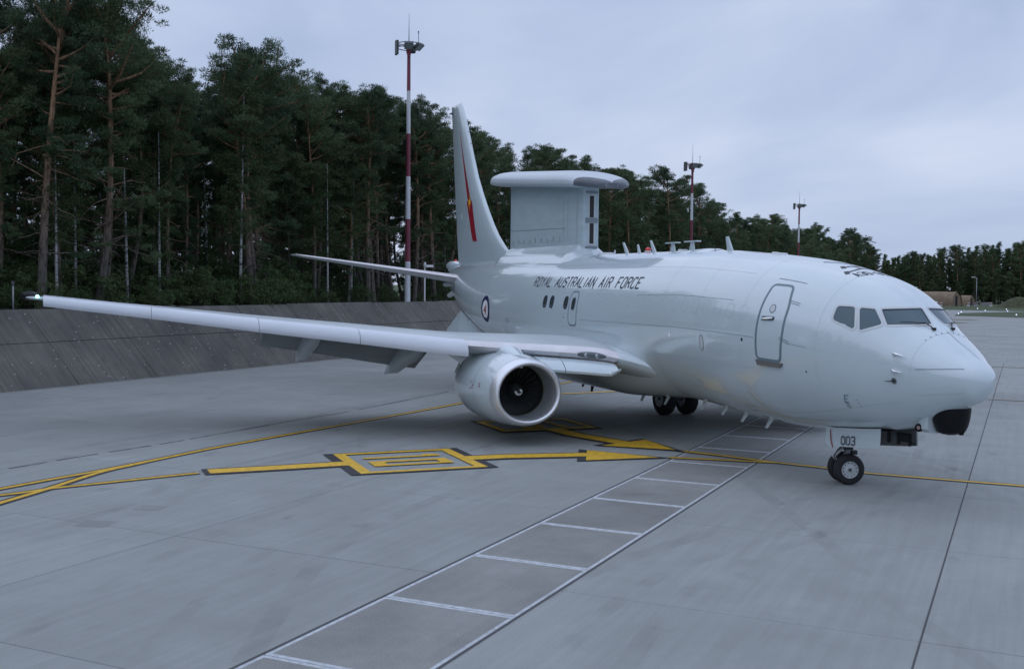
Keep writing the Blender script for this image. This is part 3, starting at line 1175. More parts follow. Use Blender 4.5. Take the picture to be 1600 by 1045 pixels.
for side in (1, -1):
    for gi, g in enumerate(GLAZ):
        poly = [(s, a * side) for s, a in g]
        b = MB()
        patch(b, inset(poly, -0.008, 1.2), -0.010, 4, 0, flat=False)
        w_ = b.build('cockpit_window' if gi < 2 else 'windscreen', 'window_glass', AC, smooth=True, angle=30)
        fr = MB()
        band(fr, inset(poly, -0.050, 1.2), 0.054, 0.007, 0, 0.02)
        fr.build('window_frame', 'frame_grey', w_, smooth=True, angle=35)
        if gi == 2:
            gs = MB()
            band(gs, inset(poly, -0.004, 1.2), 0.012, 0.0085)
            gs.build('glass_seal', 'black_plastic', w_)
    # wiper
    wb = MB()
    wp = [F(1.33, 14 * side, .02), F(1.47, 18 * side, .06), F(1.55, 26 * side, .055)]
    wb.tube(wp, [.013, .011, .008], 6)
    wb.tube([F(1.44, 14 * side, .035), F(1.58, 27 * side, .045), F(1.75, 38 * side, .03)], [.007, .010, .007], 5)
    wb.box(F(1.31, 14 * side, .02), (.07, .06, .05))
    wb.build('windscreen_wiper', 'black_plastic', AC)
# row of small vortex tabs above the radome
for k in range(9):
    a = -36 + 9 * k
    b = MB()
    s0 = 1.17
    b.add([F(s0, a - .8, .002), F(s0 + .04, a, .002), F(s0, a + .8, .002), F(s0 + .02, a, .012)], [(0, 1, 3), (1, 2, 3), (2, 0, 3), (0, 2, 1)])
    b.build('vortex_tab', 'seal_grey', AC)


def seam(name, pts, w, m, off=0.003, parent=None, step=.12):
    """thin strip along a path in (s, a)"""
    P = []
    for (s0, a0), (s1, a1) in zip(pts, pts[1:]):
        L = math.hypot(s1 - s0, rad(a1 - a0) * 1.7)
        k = max(1, int(L / step))
        P += [(s0 + (s1 - s0) * j / k, a0 + (a1 - a0) * j / k) for j in range(k)]
    P.append(pts[-1])
    C = [F(s, a, off) for s, a in P]
    N = [FN(s, a) for s, a in P]
    rows_ = []
    for i, c in enumerate(C):
        t = (C[min(i + 1, len(C) - 1)] - C[max(i - 1, 0)]).normalized()
        n = N[i].cross(t).normalized() * (w / 2)
        rows_.append([c + n, c - n])
    b = MB()
    b.grid(rows_)
    return b.build(name, m, parent or AC, smooth=True)


seam('radome_seam', [(1.17, a) for a in range(-168, 169, 6)], .006, 'faint_seam')
seam('lightning_strip', [(1.08, 85.2), (.86, 80.4), (.67, 73.9), (.5, 64.8), (.36, 53.8)], .014, 'seam_grey', .006, step=.04)
seam('lightning_strip', [(1.15, 118.8), (.86, 120.5), (.61, 122.7), (.33, 125.5)], .014, 'frame_grey', .006, step=.04)
seam('lightning_strip', [(1.22, -1.4), (.9, -3.2), (.63, -10.6), (.46, -15.8)], .010, 'seam_grey', .006, step=.04)
seam('lightning_strip', [(1.08, -85.2), (.86, -80.4), (.67, -73.9), (.5, -64.8), (.36, -53.8)], .014, 'seam_grey', .006, step=.04)
seam('skin_seam', [(5.22, 89.9), (7.5, 90.3), (14.3, 91.2)], .010, 'seam_grey')
seam('skin_seam', [(6.2, 65.2), (8.5, 66), (10.9, 67.6)], .010, 'seam_grey')
seam('skin_seam', [(3.55, 90.5), (4.15, 90.2)], .009, 'seam_grey')
seam('skin_seam', [(5.12, 41.6), (4.2, 41.2)], .016, 'seam_grey', .006)
seam('skin_seam', [(1.35, 126), (2.2, 130), (3.2, 137), (4.2, 143), (5.2, 146)], .012, 'frame_grey')
seam('skin_seam', [(5.9, 128), (5.75, 136), (5.45, 146), (5.0, 156), (4.6, 165)], .012, 'seam_grey')
seam('skin_seam', [(5.5, 150), (4.6, 152), (3.5, 152)], .010, 'seam_grey')
seam('skin_seam', [(19.9, 64), (15, 64), (11.2, 64)], .008, 'faint_seam')
seam('skin_seam', [(23.6, 71), (25.0, 67.5), (26.8, 64.5), (28.1, 60.5), (28.6, 56)], .022, 'frame_grey')
for s in (3.3, 5.75, 7.6, 9.4, 11.3, 13.2, 17.7, 19.6, 21.9, 24.2, 26.3):
    seam('skin_seam', [(s, a) for a in range(-120, 121, 10)], .006, 'faint_seam')
for s, a0, a1 in ((4.16, 58.4, 59.0), (4.22, 86.5, 88.8)):
    for d in (0, 1.6):
        seam('hinge_strap', [(s + .16, a0 + d), (s - .16, a1 + d)], .012, 'seal_grey', .008)

for pts in ([(14.0, 80.5), (22.5, 80.5)], [(5.3, 110), (10.2, 112)], [(6.0, 40), (16.5, 40)], [(17.5, 47), (24, 50)]):
    seam('skin_seam', pts, .006, 'faint_seam')
# forward service door
door_poly = dens(rnd([(5.15, 103.2), (5.13, 47.4), (4.48, 45.9), (4.27, 63.5), (4.27, 85), (4.34, 103.3)], .13), .05)
b = MB()
patch(b, inset(door_poly, .035), .004, 9)
door = b.build('service_door', 'grey_paint', AC, smooth=True)
b = MB()
band(b, inset(door_poly, -.018), .058, .009, 0, .008)
b.build('door_seal', 'seal_grey', door, smooth=True, angle=40)
b = MB()
pl_ = [(5.17, 103.6), (5.1, 106.4), (4.36, 106.6), (4.28, 103.8)]
lo = [F(s, a, .005) for s, a in pl_]
hi = [F(pl_[0][0], pl_[0][1], .03), F(pl_[1][0], pl_[1][1], .06), F(pl_[2][0], pl_[2][1], .06), F(pl_[3][0], pl_[3][1], .03)]
b.grid([lo, hi], closed=True)
b.fan(hi)
b.build('door_sill', 'sill_brown', door)
b = MB()
hp = dens(rnd([(5.03, 77.0), (5.03, 73.6), (4.60, 72.4), (4.60, 75.8)], .05), .05)
band(b, hp, .02, .011)
b.build('handle_rim', 'seal_grey', door)
b = MB()
patch(b, inset(hp, .02), .0075, 2)
b.build('handle_recess', 'dark_metal', door)
b = MB()
b.tube([F(4.99, 75.6, .02), F(4.82, 75.0, .032), F(4.64, 73.9, .024)], [.022, .03, .02], 8)
b.build('door_handle', 'chrome', door, smooth=True, angle=40)


def disc(s, a, rs, ra, n=20):
    return [(s + rs * math.cos(2 * PI * k / n), a + ra * math.sin(2 * PI * k / n)) for k in range(n)]


b = MB()
band(b, disc(4.75, 67, .095, 3.4), .018, .011)
b.build('peephole_rim', 'seal_grey', door)
b = MB()
patch(b, disc(4.75, 67, .075, 2.7), .0105, 2)
b.build('peephole', 'frame_grey', door)


# --- stroke lettering laid on the skin
GLY = {
    'R': ['0,0 0,6 3,6 4,5 4,4 3,3 0,3', '2,3 4,0'], 'O': ['1,0 0,1 0,5 1,6 3,6 4,5 4,1 3,0 1,0'], 'Y': ['0,6 2,3 4,6', '2,3 2,0'],
    'A': ['0,0 2,6 4,0', '.75,2 3.25,2'], 'L': ['0,6 0,0 4,0'], 'U': ['0,6 0,1 1,0 3,0 4,1 4,6'],
    'S': ['0,1 1,0 3,0 4,1 4,2.3 3,3 1,3.1 0,3.8 0,5 1,6 3,6 4,5'], 'T': ['0,6 4,6', '2,6 2,0'], 'I': ['.9,0 .9,6'],
    'N': ['0,0 0,6 4,0 4,6'], 'F': ['0,0 0,6 4,6', '0,3 3,3'], 'C': ['4,5 3,6 1,6 0,5 0,1 1,0 3,0 4,1'], 'E': ['4,6 0,6 0,0 4,0', '0,3 3,3'],
    '0': ['1,0 0,1 0,5 1,6 3,6 4,5 4,1 3,0 1,0'], '3': ['0,5 1,6 3,6 4,5 4,4 3,3 1.6,3', '3,3 4,2 4,1 3,0 1,0 0,1'], '-': ['.6,3 3.4,3'],
}


def strokes(b, text, cw, ch, gap, th, fn, mi=0, space=0.9):
    """fn(x, y, k) -> point; x along the text, y up; each stroke is a mitred ribbon"""
    x = 0.0
    k = 0
    for c in text:
        if c == ' ':
            x += cw * space + gap
            continue
        w = cw
        for st_ in GLY[c]:
            P = [tuple(float(v) for v in t.split(',')) for t in st_.split()]
            P = [(x + p[0] / 4 * w, p[1] / 6 * ch) for p in P]
            closed = P[0] == P[-1]
            # subdivide
            Q = [P[0]]
            for a_, c_ in zip(P, P[1:]):
                m_ = max(1, int(math.hypot(c_[0] - a_[0], c_[1] - a_[1]) / .06))
                Q += [(a_[0] + (c_[0] - a_[0]) * j / m_, a_[1] + (c_[1] - a_[1]) * j / m_) for j in range(1, m_ + 1)]
            tmp = MB()
            ribbon(tmp, Q[:-1] if closed else Q, th, 0, closed=closed)
            k += 1
            b.add([fn(v[0], v[1], k) for v in tmp.v], tmp.f, mi)
        x += (w * (.45 if c == 'I' else 1)) + gap
    return x


def skin_text(name, text, s0, a0, cw, ch, gap, th, m, R=1.9, off=.005):
    b = MB()
    strokes(b, text, cw, ch, gap, th, lambda x, y, k: F(s0 - x, a0 - math.degrees(y / R), off + .0004 * (k % 5)))
    return b.build(name, m, AC, recalc=True)


x_ = 0.0
for c_ in 'ROYAL AUSTRALIAN AIR FORCE':
    if c_ == ' ':
        x_ += .205 * .9 + .100
        continue
    b = MB()
    adv = strokes(b, c_, .205, .335, .100, .050, lambda x, y, k: F(18.52 - x_ - x, 62.1 - math.degrees(y / 1.9), .005 + .0006 * k))
    b.build('letter', 'dark_letter', AC)
    x_ += adv
# "A30-003" and walkway hooks across the top of the nose
b = MB()
strokes(b, 'A30-003', .085, .26, .035, .028, lambda x, y, k: F(3.30 + y - .10 * x / .5, 17.0 - math.degrees(x / 1.5), .005 + .0004 * (k % 5)))
b.build('registration', 'dark_letter', AC)
b = MB()
for y0, sx in ((0, 3.98), (0, 3.72)):
    pass


def nose_stroke(b, pts, w, off):
    tmp = MB()
    Q = [pts[0]]
    for a_, c_ in zip(pts, pts[1:]):
        m_ = max(1, int(math.hypot(c_[0] - a_[0], c_[1] - a_[1]) / .05))
        Q += [(a_[0] + (c_[0] - a_[0]) * j / m_, a_[1] + (c_[1] - a_[1]) * j / m_) for j in range(1, m_ + 1)]
    ribbon(tmp, Q, w, 0)
    b.add([F(v[0], math.degrees(v[1] / 1.55), off) for v in tmp.v], tmp.f)


nose_stroke(b, [(3.68, .44), (3.70, .22), (3.80, -.02), (3.82, -.30), (3.78, -.55)], .055, .005)
nose_stroke(b, [(3.60, .50), (3.76, .42)], .10, .0055)
nose_stroke(b, [(4.02, .24), (4.05, .05), (4.10, -.2), (4.05, -.45)], .05, .006)
nose_stroke(b, [(3.96, .31), (4.12, .23)], .10, .0065)
nose_stroke(b, [(4.06, .03), (3.80, -.03)], .045, .007)
b.build('nose_top_stroke', 'dark_letter', AC)
b = MB()
nose_stroke(b, [(4.75, .25), (4.4, -.05), (4.2, -.4)], .07, .004)
b.build('nose_top_stroke', 'seam_grey', AC)  # plain grey stroke slanting over the top of the nose
# E code low on the nose
b = MB()
strokes(b, 'E', .10, .15, .05, .022, lambda x, y, k: F(2.80 - x - .45 * y, 128.0 - math.degrees(y / 1.4), .004 + .0003 * k))
for i in range(4):
    strokes(b, '-', .13, .05, .02, .014, lambda x, y, k: F(2.82 - x, 129.8 + i * 1.5 - math.degrees(y / 1.4), .004))
for i in range(3):
    strokes(b, '-', .05, .05, .02, .02, lambda x, y, k: F(2.5 - .02 * i - x, 126.5 + i * 3 - math.degrees(y / 1.4), .004))
tag(b.build('stencil_marking', 'seal_grey', AC), kind='stuff')
# stencils on the door
b = MB()
for i in range(5):
    strokes(b, '-', .16, .03, .02, .016, lambda x, y, k: F(4.92 - x, 80.5 + i * 1.3, .009))
tag(b.build('stencil_marking', 'seam_grey', door), kind='stuff')
b = MB()
strokes(b, '-', .24, .03, .02, .012, lambda x, y, k: F(4.86 - x, 61.5, .009))
b.build('stencil_marking', 'marking_red', door)

# --- roundel
rd = MB()
for i, (rs, ra, mi) in enumerate(((.50, 15.3, 0), (.335, 10.3, 1))):
    patch(rd, disc(22.72, 90.4, rs, ra, 40), .004 + .0025 * i, 5, mi)
kang = [(-.20, -.05), (-.10, .02), (-.02, .10), (.05, .13), (.08, .22), (.11, .24), (.12, .17), (.16, .10), (.13, .06), (.12, -.02), (.17, -.05), (.10, -.10), (.05, -.17),
        (.12, -.20), (.0, -.21), (-.01, -.12), (-.06, -.06), (-.13, -.06), (-.24, -.10)]
kp = [(22.72 - x * .95, 90.4 - math.degrees(y * .95 / 1.88)) for x, y in kang]
b2 = MB()
b2.fan([F(s, a, .0095) for s, a in kp])
rdo = rd.build('roundel', ['navy_blue', 'roundel_white'], AC, smooth=True)
b2.build('kangaroo_emblem', 'marking_red', rdo)

# --- cabin windows, emergency exit, plugged windows
for s in (17.08, 16.53, 15.43):
    poly = dens(rnd([(s + .135, 82.2), (s + .135, 71.6), (s - .135, 71.6), (s - .135, 82.2)], .13), .05)
    b = MB()
    patch(b, poly, .003, 3)
    w_ = b.build('cabin_window', 'cabin_glass', AC, smooth=True)
    b = MB()
    band(b, inset(poly, -.022), .038, .008, 0, .01)
    b.build('window_frame', 'dark_letter', w_, smooth=True, angle=40)
ex_poly = dens(rnd([(15.16, 96.8), (15.16, 66.2), (14.58, 66.2), (14.54, 96.8)], .2), .05)
b = MB()
patch(b, inset(ex_poly, .03), .003, 6)
ex = b.build('emergency_exit', 'grey_paint', AC, smooth=True)
b = MB()
band(b, inset(ex_poly, -.012), .042, .007, 0, .008)
b.build('exit_seal', 'seal_grey', ex, smooth=True, angle=40)
poly = dens(rnd([(14.98, 83.2), (14.98, 72.2), (14.72, 72.2), (14.72, 83.2)], .13), .05)
b = MB()
patch(b, poly, .006, 3)
b.build('exit_window', 'cabin_glass', ex, smooth=True)
b = MB()
band(b, inset(poly, -.016), .026, .009)
b.build('exit_window_rim', 'seal_grey', ex, smooth=True)
me_pl = None
for k in range(17):
    s = 13.85 - .508 * k
    poly = dens(rnd([(s + .145, 78.6), (s + .145, 67.6), (s - .145, 67.6), (s - .145, 78.6)], .13), .06)
    b = MB()
    band(b, poly, .009, .003)
    b.build('plugged_window', 'faint_seam', AC, smooth=True)
# small ports and drains
for s, a, rs, ra, m in ((7.33, 98.2, .085, 4.6, 'frame_grey'), (8.87, 96.3, .05, 2.2, 'chrome'), (5.64, 92.4, .035, 1.1, 'dark_metal'), (15.5, 90, .03, .9, 'dark_metal'), (3.6, 107, .02, .7, 'dark_metal')):
    b = MB()
    patch(b, disc(s, a, rs, ra), .004, 2)
    po = b.build('skin_port', m, AC, smooth=True)
    if rs > .06:
        b = MB()
        band(b, disc(s, a, rs + .015, ra + .5), .016, .008)
        b.build('port_rim', 'seal_grey', po)
b = MB()
band(b, dens([(20.55, 99.5), (20.55, 96), (20.25, 96), (20.25, 99.5)], .1), .02, .005)
b.build('access_panel', 'seal_grey', AC)
b = MB()
band(b, dens(rnd([(8.8, 134), (8.8, 128), (7.9, 128), (7.9, 134)], .05), .1), .014, .004)
b.build('access_panel', 'faint_seam', AC)
b = MB()
band(b, dens(rnd([(6.55, 150), (6.45, 143), (6.1, 143), (6.2, 150)], .05), .1), .014, .004)
b.build('access_panel', 'seam_grey', AC)

# pitot probes and angle-of-attack vane
for s, a in ((1.50, 73.7), (1.48, 92.8)):
    b = MB()
    b.tube([F(s + .03, a, 0), F(s - .01, a, .07), F(s - .05, a, .10), F(s - .19, a - .5, .105)], [.045, .032, .026, .012], 8)
    b.build('pitot_probe', 'chrome', AC, smooth=True, angle=50)
b = MB()
patch(b, disc(1.5, 103.2, .055, 3.1), .005, 2)
vn = b.build('vane_plate', 'mid_metal', AC)
b = MB()
b.tube([F(1.5, 103.2, .0), F(1.5, 103.2, .05)], [.025, .018], 8)
b.tube([F(1.5, 103.2, .04), F(1.68, 104.2, .045)], [.014, .006], 6)
b.build('angle_vane', 'dark_metal', vn)

# --- chin pod
def ellipsoid(b, c, r, n=24, m=16, mi=0, fn=None):
    rows_ = []
    for i in range(m + 1):
        t = PI * i / m
        rows_.append([])
        for k in range(n):
            u = 2 * PI * k / n
            p = (math.sin(t) * math.cos(u), math.sin(t) * math.sin(u), math.cos(t))
            if fn:
                p = fn(p)
            rows_[-1].append(Vector((c[0] + r[0] * p[0], c[1] + r[1] * p[1], c[2] + r[2] * p[2])))
    b.grid(rows_, closed=True, mi=mi)


b = MB()
prof = [(0, .02), (.02, .15), (.06, .25), (.13, .30), (.24, .345), (.38, .37), (.55, .38), (.72, .38)]
rows_ = []
for h, r in prof:       # a blunt bucket under the nose; its axis leans forward towards the top
    c = A(1.06 - .04 * (h / .66), 0, 1.50 + h)
    rows_.append([c + Vector((r * math.cos(2 * PI * k / 28), r * .95 * math.sin(2 * PI * k / 28), -.05 * math.cos(2 * PI * k / 28) * (h > .1))) for k in range(28)])
b.grid(rows_, closed=True)
b.fan(rows_[0])
pod = b.build('chin_radome', 'radome_black', AC, smooth=True, angle=50)
b = MB()
b.tube([A(.80, -.05, 1.53), A(.80, -.05, 1.64)], [.04, .08], 10)
b.build('radome_stub', 'radome_black', pod, smooth=True, angle=40)
b = MB()
secs = [(1.22, .40, 1.52, 1.98), (1.45, .40, 1.51, 1.9), (1.62, .33, 1.51, 1.78), (1.8, .18, 1.52, 1.66), (1.98, .03, 1.53, 1.58)]
rows_ = []
for s, w, z0, z1 in secs:
    zc = (z0 + z1) / 2
    rows_.append([A(s, w * max(-1, min(1, 1.25 * math.sin(t))), zc + (z1 - z0) / 2 * max(-1, min(1, 1.2 * math.cos(t)))) for t in [2 * PI * k / 24 for k in range(24)]])
b.grid(rows_, closed=True)
b.fan(rows_[0])
b.fan(rows_[-1])
fair = b.build('sensor_fairing', 'grey_paint', AC, smooth=True, angle=40)
b = MB()
b.tube([A(1.48, .33, 1.61), A(1.46, .415, 1.61)], [.085, .082], 18)
sn_ = b.build('sensor_ring', 'radome_black', fair, smooth=True, angle=40)
b = MB()
b.tube([A(1.46, .41, 1.61), A(1.458, .424, 1.61)], [.042, .036], 14)
b.build('sensor_eye', 'sensor_pink', fair, smooth=True, angle=40)
b = MB()
for a in (-150, 150):
    pass

# --- nose gear
def wheel(name, s, y, R, wd, rim_r, parent, out):
    """tyre with a flattened foot > rim, hub, bolts; out = +1 if the outer face looks to starboard"""
    prof_ = [(-.5, rim_r), (-.48, rim_r + .02), (-.5, rim_r + .06), (-.46, R * .86), (-.36, R * .955), (-.2, R * .99), (-.08, R), (.08, R), (.2, R * .99), (.36, R * .955), (.46, R * .86), (.5, rim_r + .06), (.48, rim_r + .02), (.5, rim_r)]
    b = MB()
    rows_ = []
    n = 48
    for k in range(n):
        t = 2 * PI * k / n
        row = []
        for x, r in prof_:
            zz = R + r * math.sin(t)
            bul = 1.0
            if zz < .012:
                zz = .012
            row.append(A(s + r * math.cos(t), y + x * wd * bul, zz))
        rows_.append(row)
    b.grid(rows_, wrap=True)
    for gx in (-.22, 0, .22):
        pass
    t_ = b.build(name, 'rubber', parent, smooth=True, angle=40)
    b = MB()
    for sgn in (1, -1):
        prof2 = [(rim_r + .008, .47), (rim_r * .93, .49), (rim_r * .84, .40), (rim_r * .72, .30), (rim_r * .40, .34), (rim_r * .26, .40), (rim_r * .22, .46)]
        rows2 = []
        for r, x in prof2:
            rows2.append([A(s + r * math.cos(2 * PI * k / 32), y + sgn * x * wd, R + r * math.sin(2 * PI * k / 32)) for k in range(32)])
        b.grid(rows2, closed=True)
        b.fan(rows2[-1])
    b.build('rim', 'rim_paint', t_, smooth=True, angle=30)
    b = MB()
    for k in range(12):
        t = 2 * PI * (k + .5) / 12
        r = rim_r * .80
        for sgn in (1, -1):
            c = A(s + r * math.cos(t), y + sgn * .385 * wd, R + r * math.sin(t))
            b.tube([c - Vector((0, .006 * 0, 0)), c - Vector((0, sgn * .012, 0))], [rim_r * .075, rim_r * .07], 7)
    tag(b.build('rim_holes', 'black_plastic', t_), kind='stuff')
    b = MB()
    for sgn in (1, -1):
        b.tube([A(s, y + sgn * .40 * wd, R), A(s, y + sgn * .52 * wd, R)], [rim_r * .24, rim_r * .19], 14)
        b.tube([A(s, y + sgn * .52 * wd, R), A(s, y + sgn * .54 * wd, R)], [rim_r * .12, rim_r * .10], 10)
    b.build('hub', 'dark_metal', t_, smooth=True, angle=35)
    return t_


for y in (.20, -.20):
    wheel('nose_wheel', 3.89, y, .345, .19, .19, AC, 1)
b = MB()
b.tube([A(3.89, 0, .34), A(3.87, 0, .62)], [.055, .055], 12)
b.tube([A(3.87, 0, .60), A(3.80, 0, 1.45)], [.085, .09], 14)
b.tube([A(3.89, -.30, .345), A(3.89, .30, .345)], [.045, .045], 10)
ng = b.build('nose_gear_leg', 'mid_metal', AC, smooth=True, angle=40)
b = MB()
for y in (.06, -.06):
    b.tube([A(3.97, y, .82), A(4.17, y * .8, .60)], [.028, .022], 6)
    b.tube([A(4.17, y * .8, .60), A(3.98, y, .40)], [.022, .028], 6)
b.tube([A(4.17, -.08, .60), A(4.17, .08, .60)], [.02, .02], 8)
b.build('torque_link', 'rim_paint', ng, smooth=True, angle=40)
b = MB()
b.tube([A(3.95, .07, .86), A(4.12, .12, .78), A(4.20, .11, .62), A(4.10, .10, .46), A(3.96, .08, .36)], .012, 6)
b.tube([A(3.76, -.05, .72), A(3.72, 0, .68), A(3.76, .06, .66)], .016, 6)
b.build('brake_hose', 'black_plastic', ng, smooth=True)
b = MB()
b.box(A(3.72, 0, .70), (.12, .16, .09))
b.box(A(3.87, 0, .80), (.2, .24, .07))
b.build('steering_collar', 'dark_metal', ng)


STEER = Matrix.Translation(A(4.15, 0, 0)) @ Matrix.Rotation(rad(70), 4, 'Z') @ Matrix.Translation(-A(3.89, 0, 0))


def steer(o):
    o.data.transform(STEER)
    for ch in o.children:
        steer(ch)


for o_ in list(AC.children):
    if o_.name.startswith(('nose_wheel', 'nose_gear_leg')):
        steer(o_)


def belly_door(y, s0, s1, h, name, m, curve, out):
    """gear door hanging under the belly; top edge follows the belly line"""
    b = MB()
    N = 24
    for dy, in ((0,), (-.03 * out,)):
        pass
    top, bot = [], []
    for i in range(N + 1):
        t = i / N
        s = s0 + (s1 - s0) * t
        zt_ = ZB(s) + (.05 if abs(y) < .5 else .08)
        zb_ = ZB(s) - h + .03 + .02 * t
        cut = 0
        if curve:
            e0, e1 = t / .05, (1 - t) / .10
            if e1 < 1:
                zb_ += 0
            if e0 < 1:
                zb_ += .10 * (1 - e0) ** 2
        top.append((s, zt_))
        bot.append((s, zb_))
    if curve:           # front edge swept: rounded top corner, raked foot
        fz = [(s1 + .02, .0), (s1 - .10, .12), (s1 - .155, .30), (s1 - .19, h)]
    o_, i_ = [], []
    ring_o = [A(s, y, z) for s, z in top] + [A(s, y + (.02 * out), z) for s, z in reversed(bot)]
    ring_i = [p + Vector((0, .035 * out, 0)) for p in ring_o]
    b.grid([ring_o, ring_i], closed=True)
    m_ = N + 1
    for ring in (ring_o, ring_i):
        b.grid([ring[:m_], list(reversed(ring[m_:]))])
    return b.build(name, m, AC, smooth=True, angle=40)


gd = belly_door(.44, 4.30, 2.55, .40, 'nose_gear_door', 'grey_paint', True, 1)
b = MB()
strokes(b, '003', .115, .175, .05, .026, lambda x, y, k: A(3.74 - x, .474 + .0005 * k, .955 + y + .10 * (x / 1.0)))
b.build('fleet_number', 'dark_letter', gd)
b = MB()
ribbon(b, [(4.12, 1.23), (4.09, 1.0), (4.02, .84)], .03, 0)
b2 = MB()
b2.add([A(v[0], .473, v[1]) for v in b.v], b.f)
b2.build('warning_stripe', 'marking_red', gd)
gd2 = belly_door(-.40, 4.30, 2.38, .40, 'nose_gear_door', 'mid_metal', True, -1)
gd2['label'] = 'grey inner face of the far nose gear door'
b = MB()
for s in (3.2, 2.9, 2.55):
    b.box(A(s, -.355, 1.17), (.05, .03, .26))
b.box(A(2.7, -.35, 1.20), (.30, .05, .16))
b.box(A(2.46, -.33, 1.10), (.08, .06, .05))
tag(b.build('door_ribs', 'dark_metal', gd2), kind='stuff')
b = MB()
b.grid([[A(4.3, -.42, ZB(4.3) - .006), A(4.3, .42, ZB(4.3) - .006)], [A(3.4, -.42, ZB(3.4) - .006), A(3.4, .42, ZB(3.4) - .006)], [A(2.4, -.42, ZB(2.4) - .006), A(2.4, .42, ZB(2.4) - .006)]])
b.build('wheel_bay', 'inside_dark', AC)

# --- main gear
for sd in (1, -1):
    for y in (2.43, 3.29):
        wheel('main_wheel', 16.61, sd * y, .565, .42, .28, AC, sd)
    b = MB()
    b.tube([A(16.61, sd * 2.86, .565), A(16.45, sd * 2.82, 2.1)], [.11, .13], 14)
    b.tube([A(16.61, sd * 2.4, .565), A(16.61, sd * 3.32, .565)], [.09, .09], 12)
    b.tube([A(16.5, sd * 2.8, 1.5), A(16.5, sd * 1.5, 1.75)], [.07, .08], 10)
    mg = b.build('main_gear_leg', 'mid_metal', AC, smooth=True, angle=40)
    b = MB()
    b.tube([A(16.72, sd * 2.86, 1.25), A(17.0, sd * 2.86, .92), A(16.72, sd * 2.86, .62)], [.04, .045, .04], 8)
    b.build('torque_link', 'rim_paint', mg, smooth=True, angle=40)
    b = MB()
    b.box(A(16.5, sd * 3.02, 1.62), (.9, .04, .8))
    b.build('main_gear_door', 'wing_grey', mg)

# --- belly fairing: the skin swells outward under the wing and fades back into the hull
def smooth01(x):
    x = min(1, max(0, x))
    return x * x * (3 - 2 * x)


b = MB()
rows_ = []
for i in range(91):
    s = 9.7 + (21.6 - 9.7) * i / 90
    d = .50 * smooth01((s - 9.7) / 3.6) * smooth01((21.6 - s) / 3.0)
    row = []
    for k in range(81):
        a = 97.5 + 165 * k / 80
        aa = min(a, 360 - a)
        e = smooth01((aa - 98.5) / 24) * (1 - .62 * smooth01((aa - 135) / 45))
        row.append(F(s, a, -.006 + d * e))
    rows_.append(row)
b.grid(rows_)
b.build('belly_fairing', 'grey_paint', AC, smooth=True)
seam('fairing_edge_highlight', [(16.0, 97.5), (14.4, 98.6), (12.6, 100.1), (11.2, 111), (10.7, 118), (10.6, 131), (10.76, 145)], .022, 'frame_grey', .012)  # pale strip paints the bright highlight along the fairing's front edge


# --- lifting surfaces
def foil(n=18):
    """unit airfoil: list of (x, zu) upper from TE to LE then lower to TE, thickness 1"""
    xs = [0.5 * (1 - math.cos(PI * i / n)) for i in range(n + 1)]
    th = lambda x: 5 * (.2969 * math.sqrt(x) - .126 * x - .3516 * x * x + .2843 * x ** 3 - .1036 * x ** 4)
    upper = [(x, th(x)) for x in reversed(xs)]
    lower = [(x, -th(x)) for x in xs[1:-1]]
    return upper + lower


FOIL = foil()
NF = len(FOIL)


def wsec(s, y, z, c, t, inc=0.0, camber=.25, vert=False):
    """section: LE at (s,y,z), chord c aft, thickness ratio t, incidence rad (LE up)"""
    out = []
    for x, h in FOIL:
        dz = h * t * c + camber * t * c * (math.sin(PI * min(1, x ** .8)) * .35)
        ds = x * c
        if vert:
            out.append(A(s + ds, y + h * t * c, z))
        else:
            out.append(A(s + ds * math.cos(inc), y, z + dz - ds * math.sin(inc)))
    return out


WLE = lambda y: 9.88 + .532 * y + .085 * max(0, y - 6) - (.50 * (2.45 - y) ** 1.6 if y < 2.45 else 0)
WZ = pchip([1.3, 1.9, 2.6, 3.7, 5, 6, 8.6, 11.2, 14, 17.2], [2.05, 2.28, 2.44, 2.52, 2.60, 2.66, 2.92, 3.18, 3.48, 3.80])
WTE = lambda y: 18.2 if y < 5.6 else 18.2 + (y - 5.6) * (21.3 - 18.2) / (17.1 - 5.6)
WT = pchip([1.2, 1.9, 2.6, 5.6, 17.2], [.085, .105, .122, .115, .10])
WI = lambda y: rad(interp([(0, 1.6), (6, 1.0), (17, -.8)], y))


def wing_section(y):
    return wsec(WLE(y), y, WZ(y), WTE(y) - WLE(y), WT(y), WI(y))


def wing_top(y, x):
    """upper skin height at chord fraction x"""
    c = WTE(y) - WLE(y)
    t = WT(y)
    h = 5 * (.2969 * math.sqrt(x) - .126 * x - .3516 * x * x + .2843 * x ** 3 - .1036 * x ** 4)
    return WZ(y) + h * t * c + .25 * t * c * math.sin(PI * min(1, x ** .8)) * .35 - x * c * math.sin(WI(y))


def wing_low(y, x):
    c = WTE(y) - WLE(y)
    t = WT(y)
    h = 5 * (.2969 * math.sqrt(x) - .126 * x - .3516 * x * x + .2843 * x ** 3 - .1036 * x ** 4)
    return WZ(y) - h * t * c + .25 * t * c * math.sin(PI * min(1, x ** .8)) * .35 - x * c * math.sin(WI(y))


def mirror(pts, sd):
    return pts if sd > 0 else [Vector((p.x, -p.y, p.z)) for p in pts]


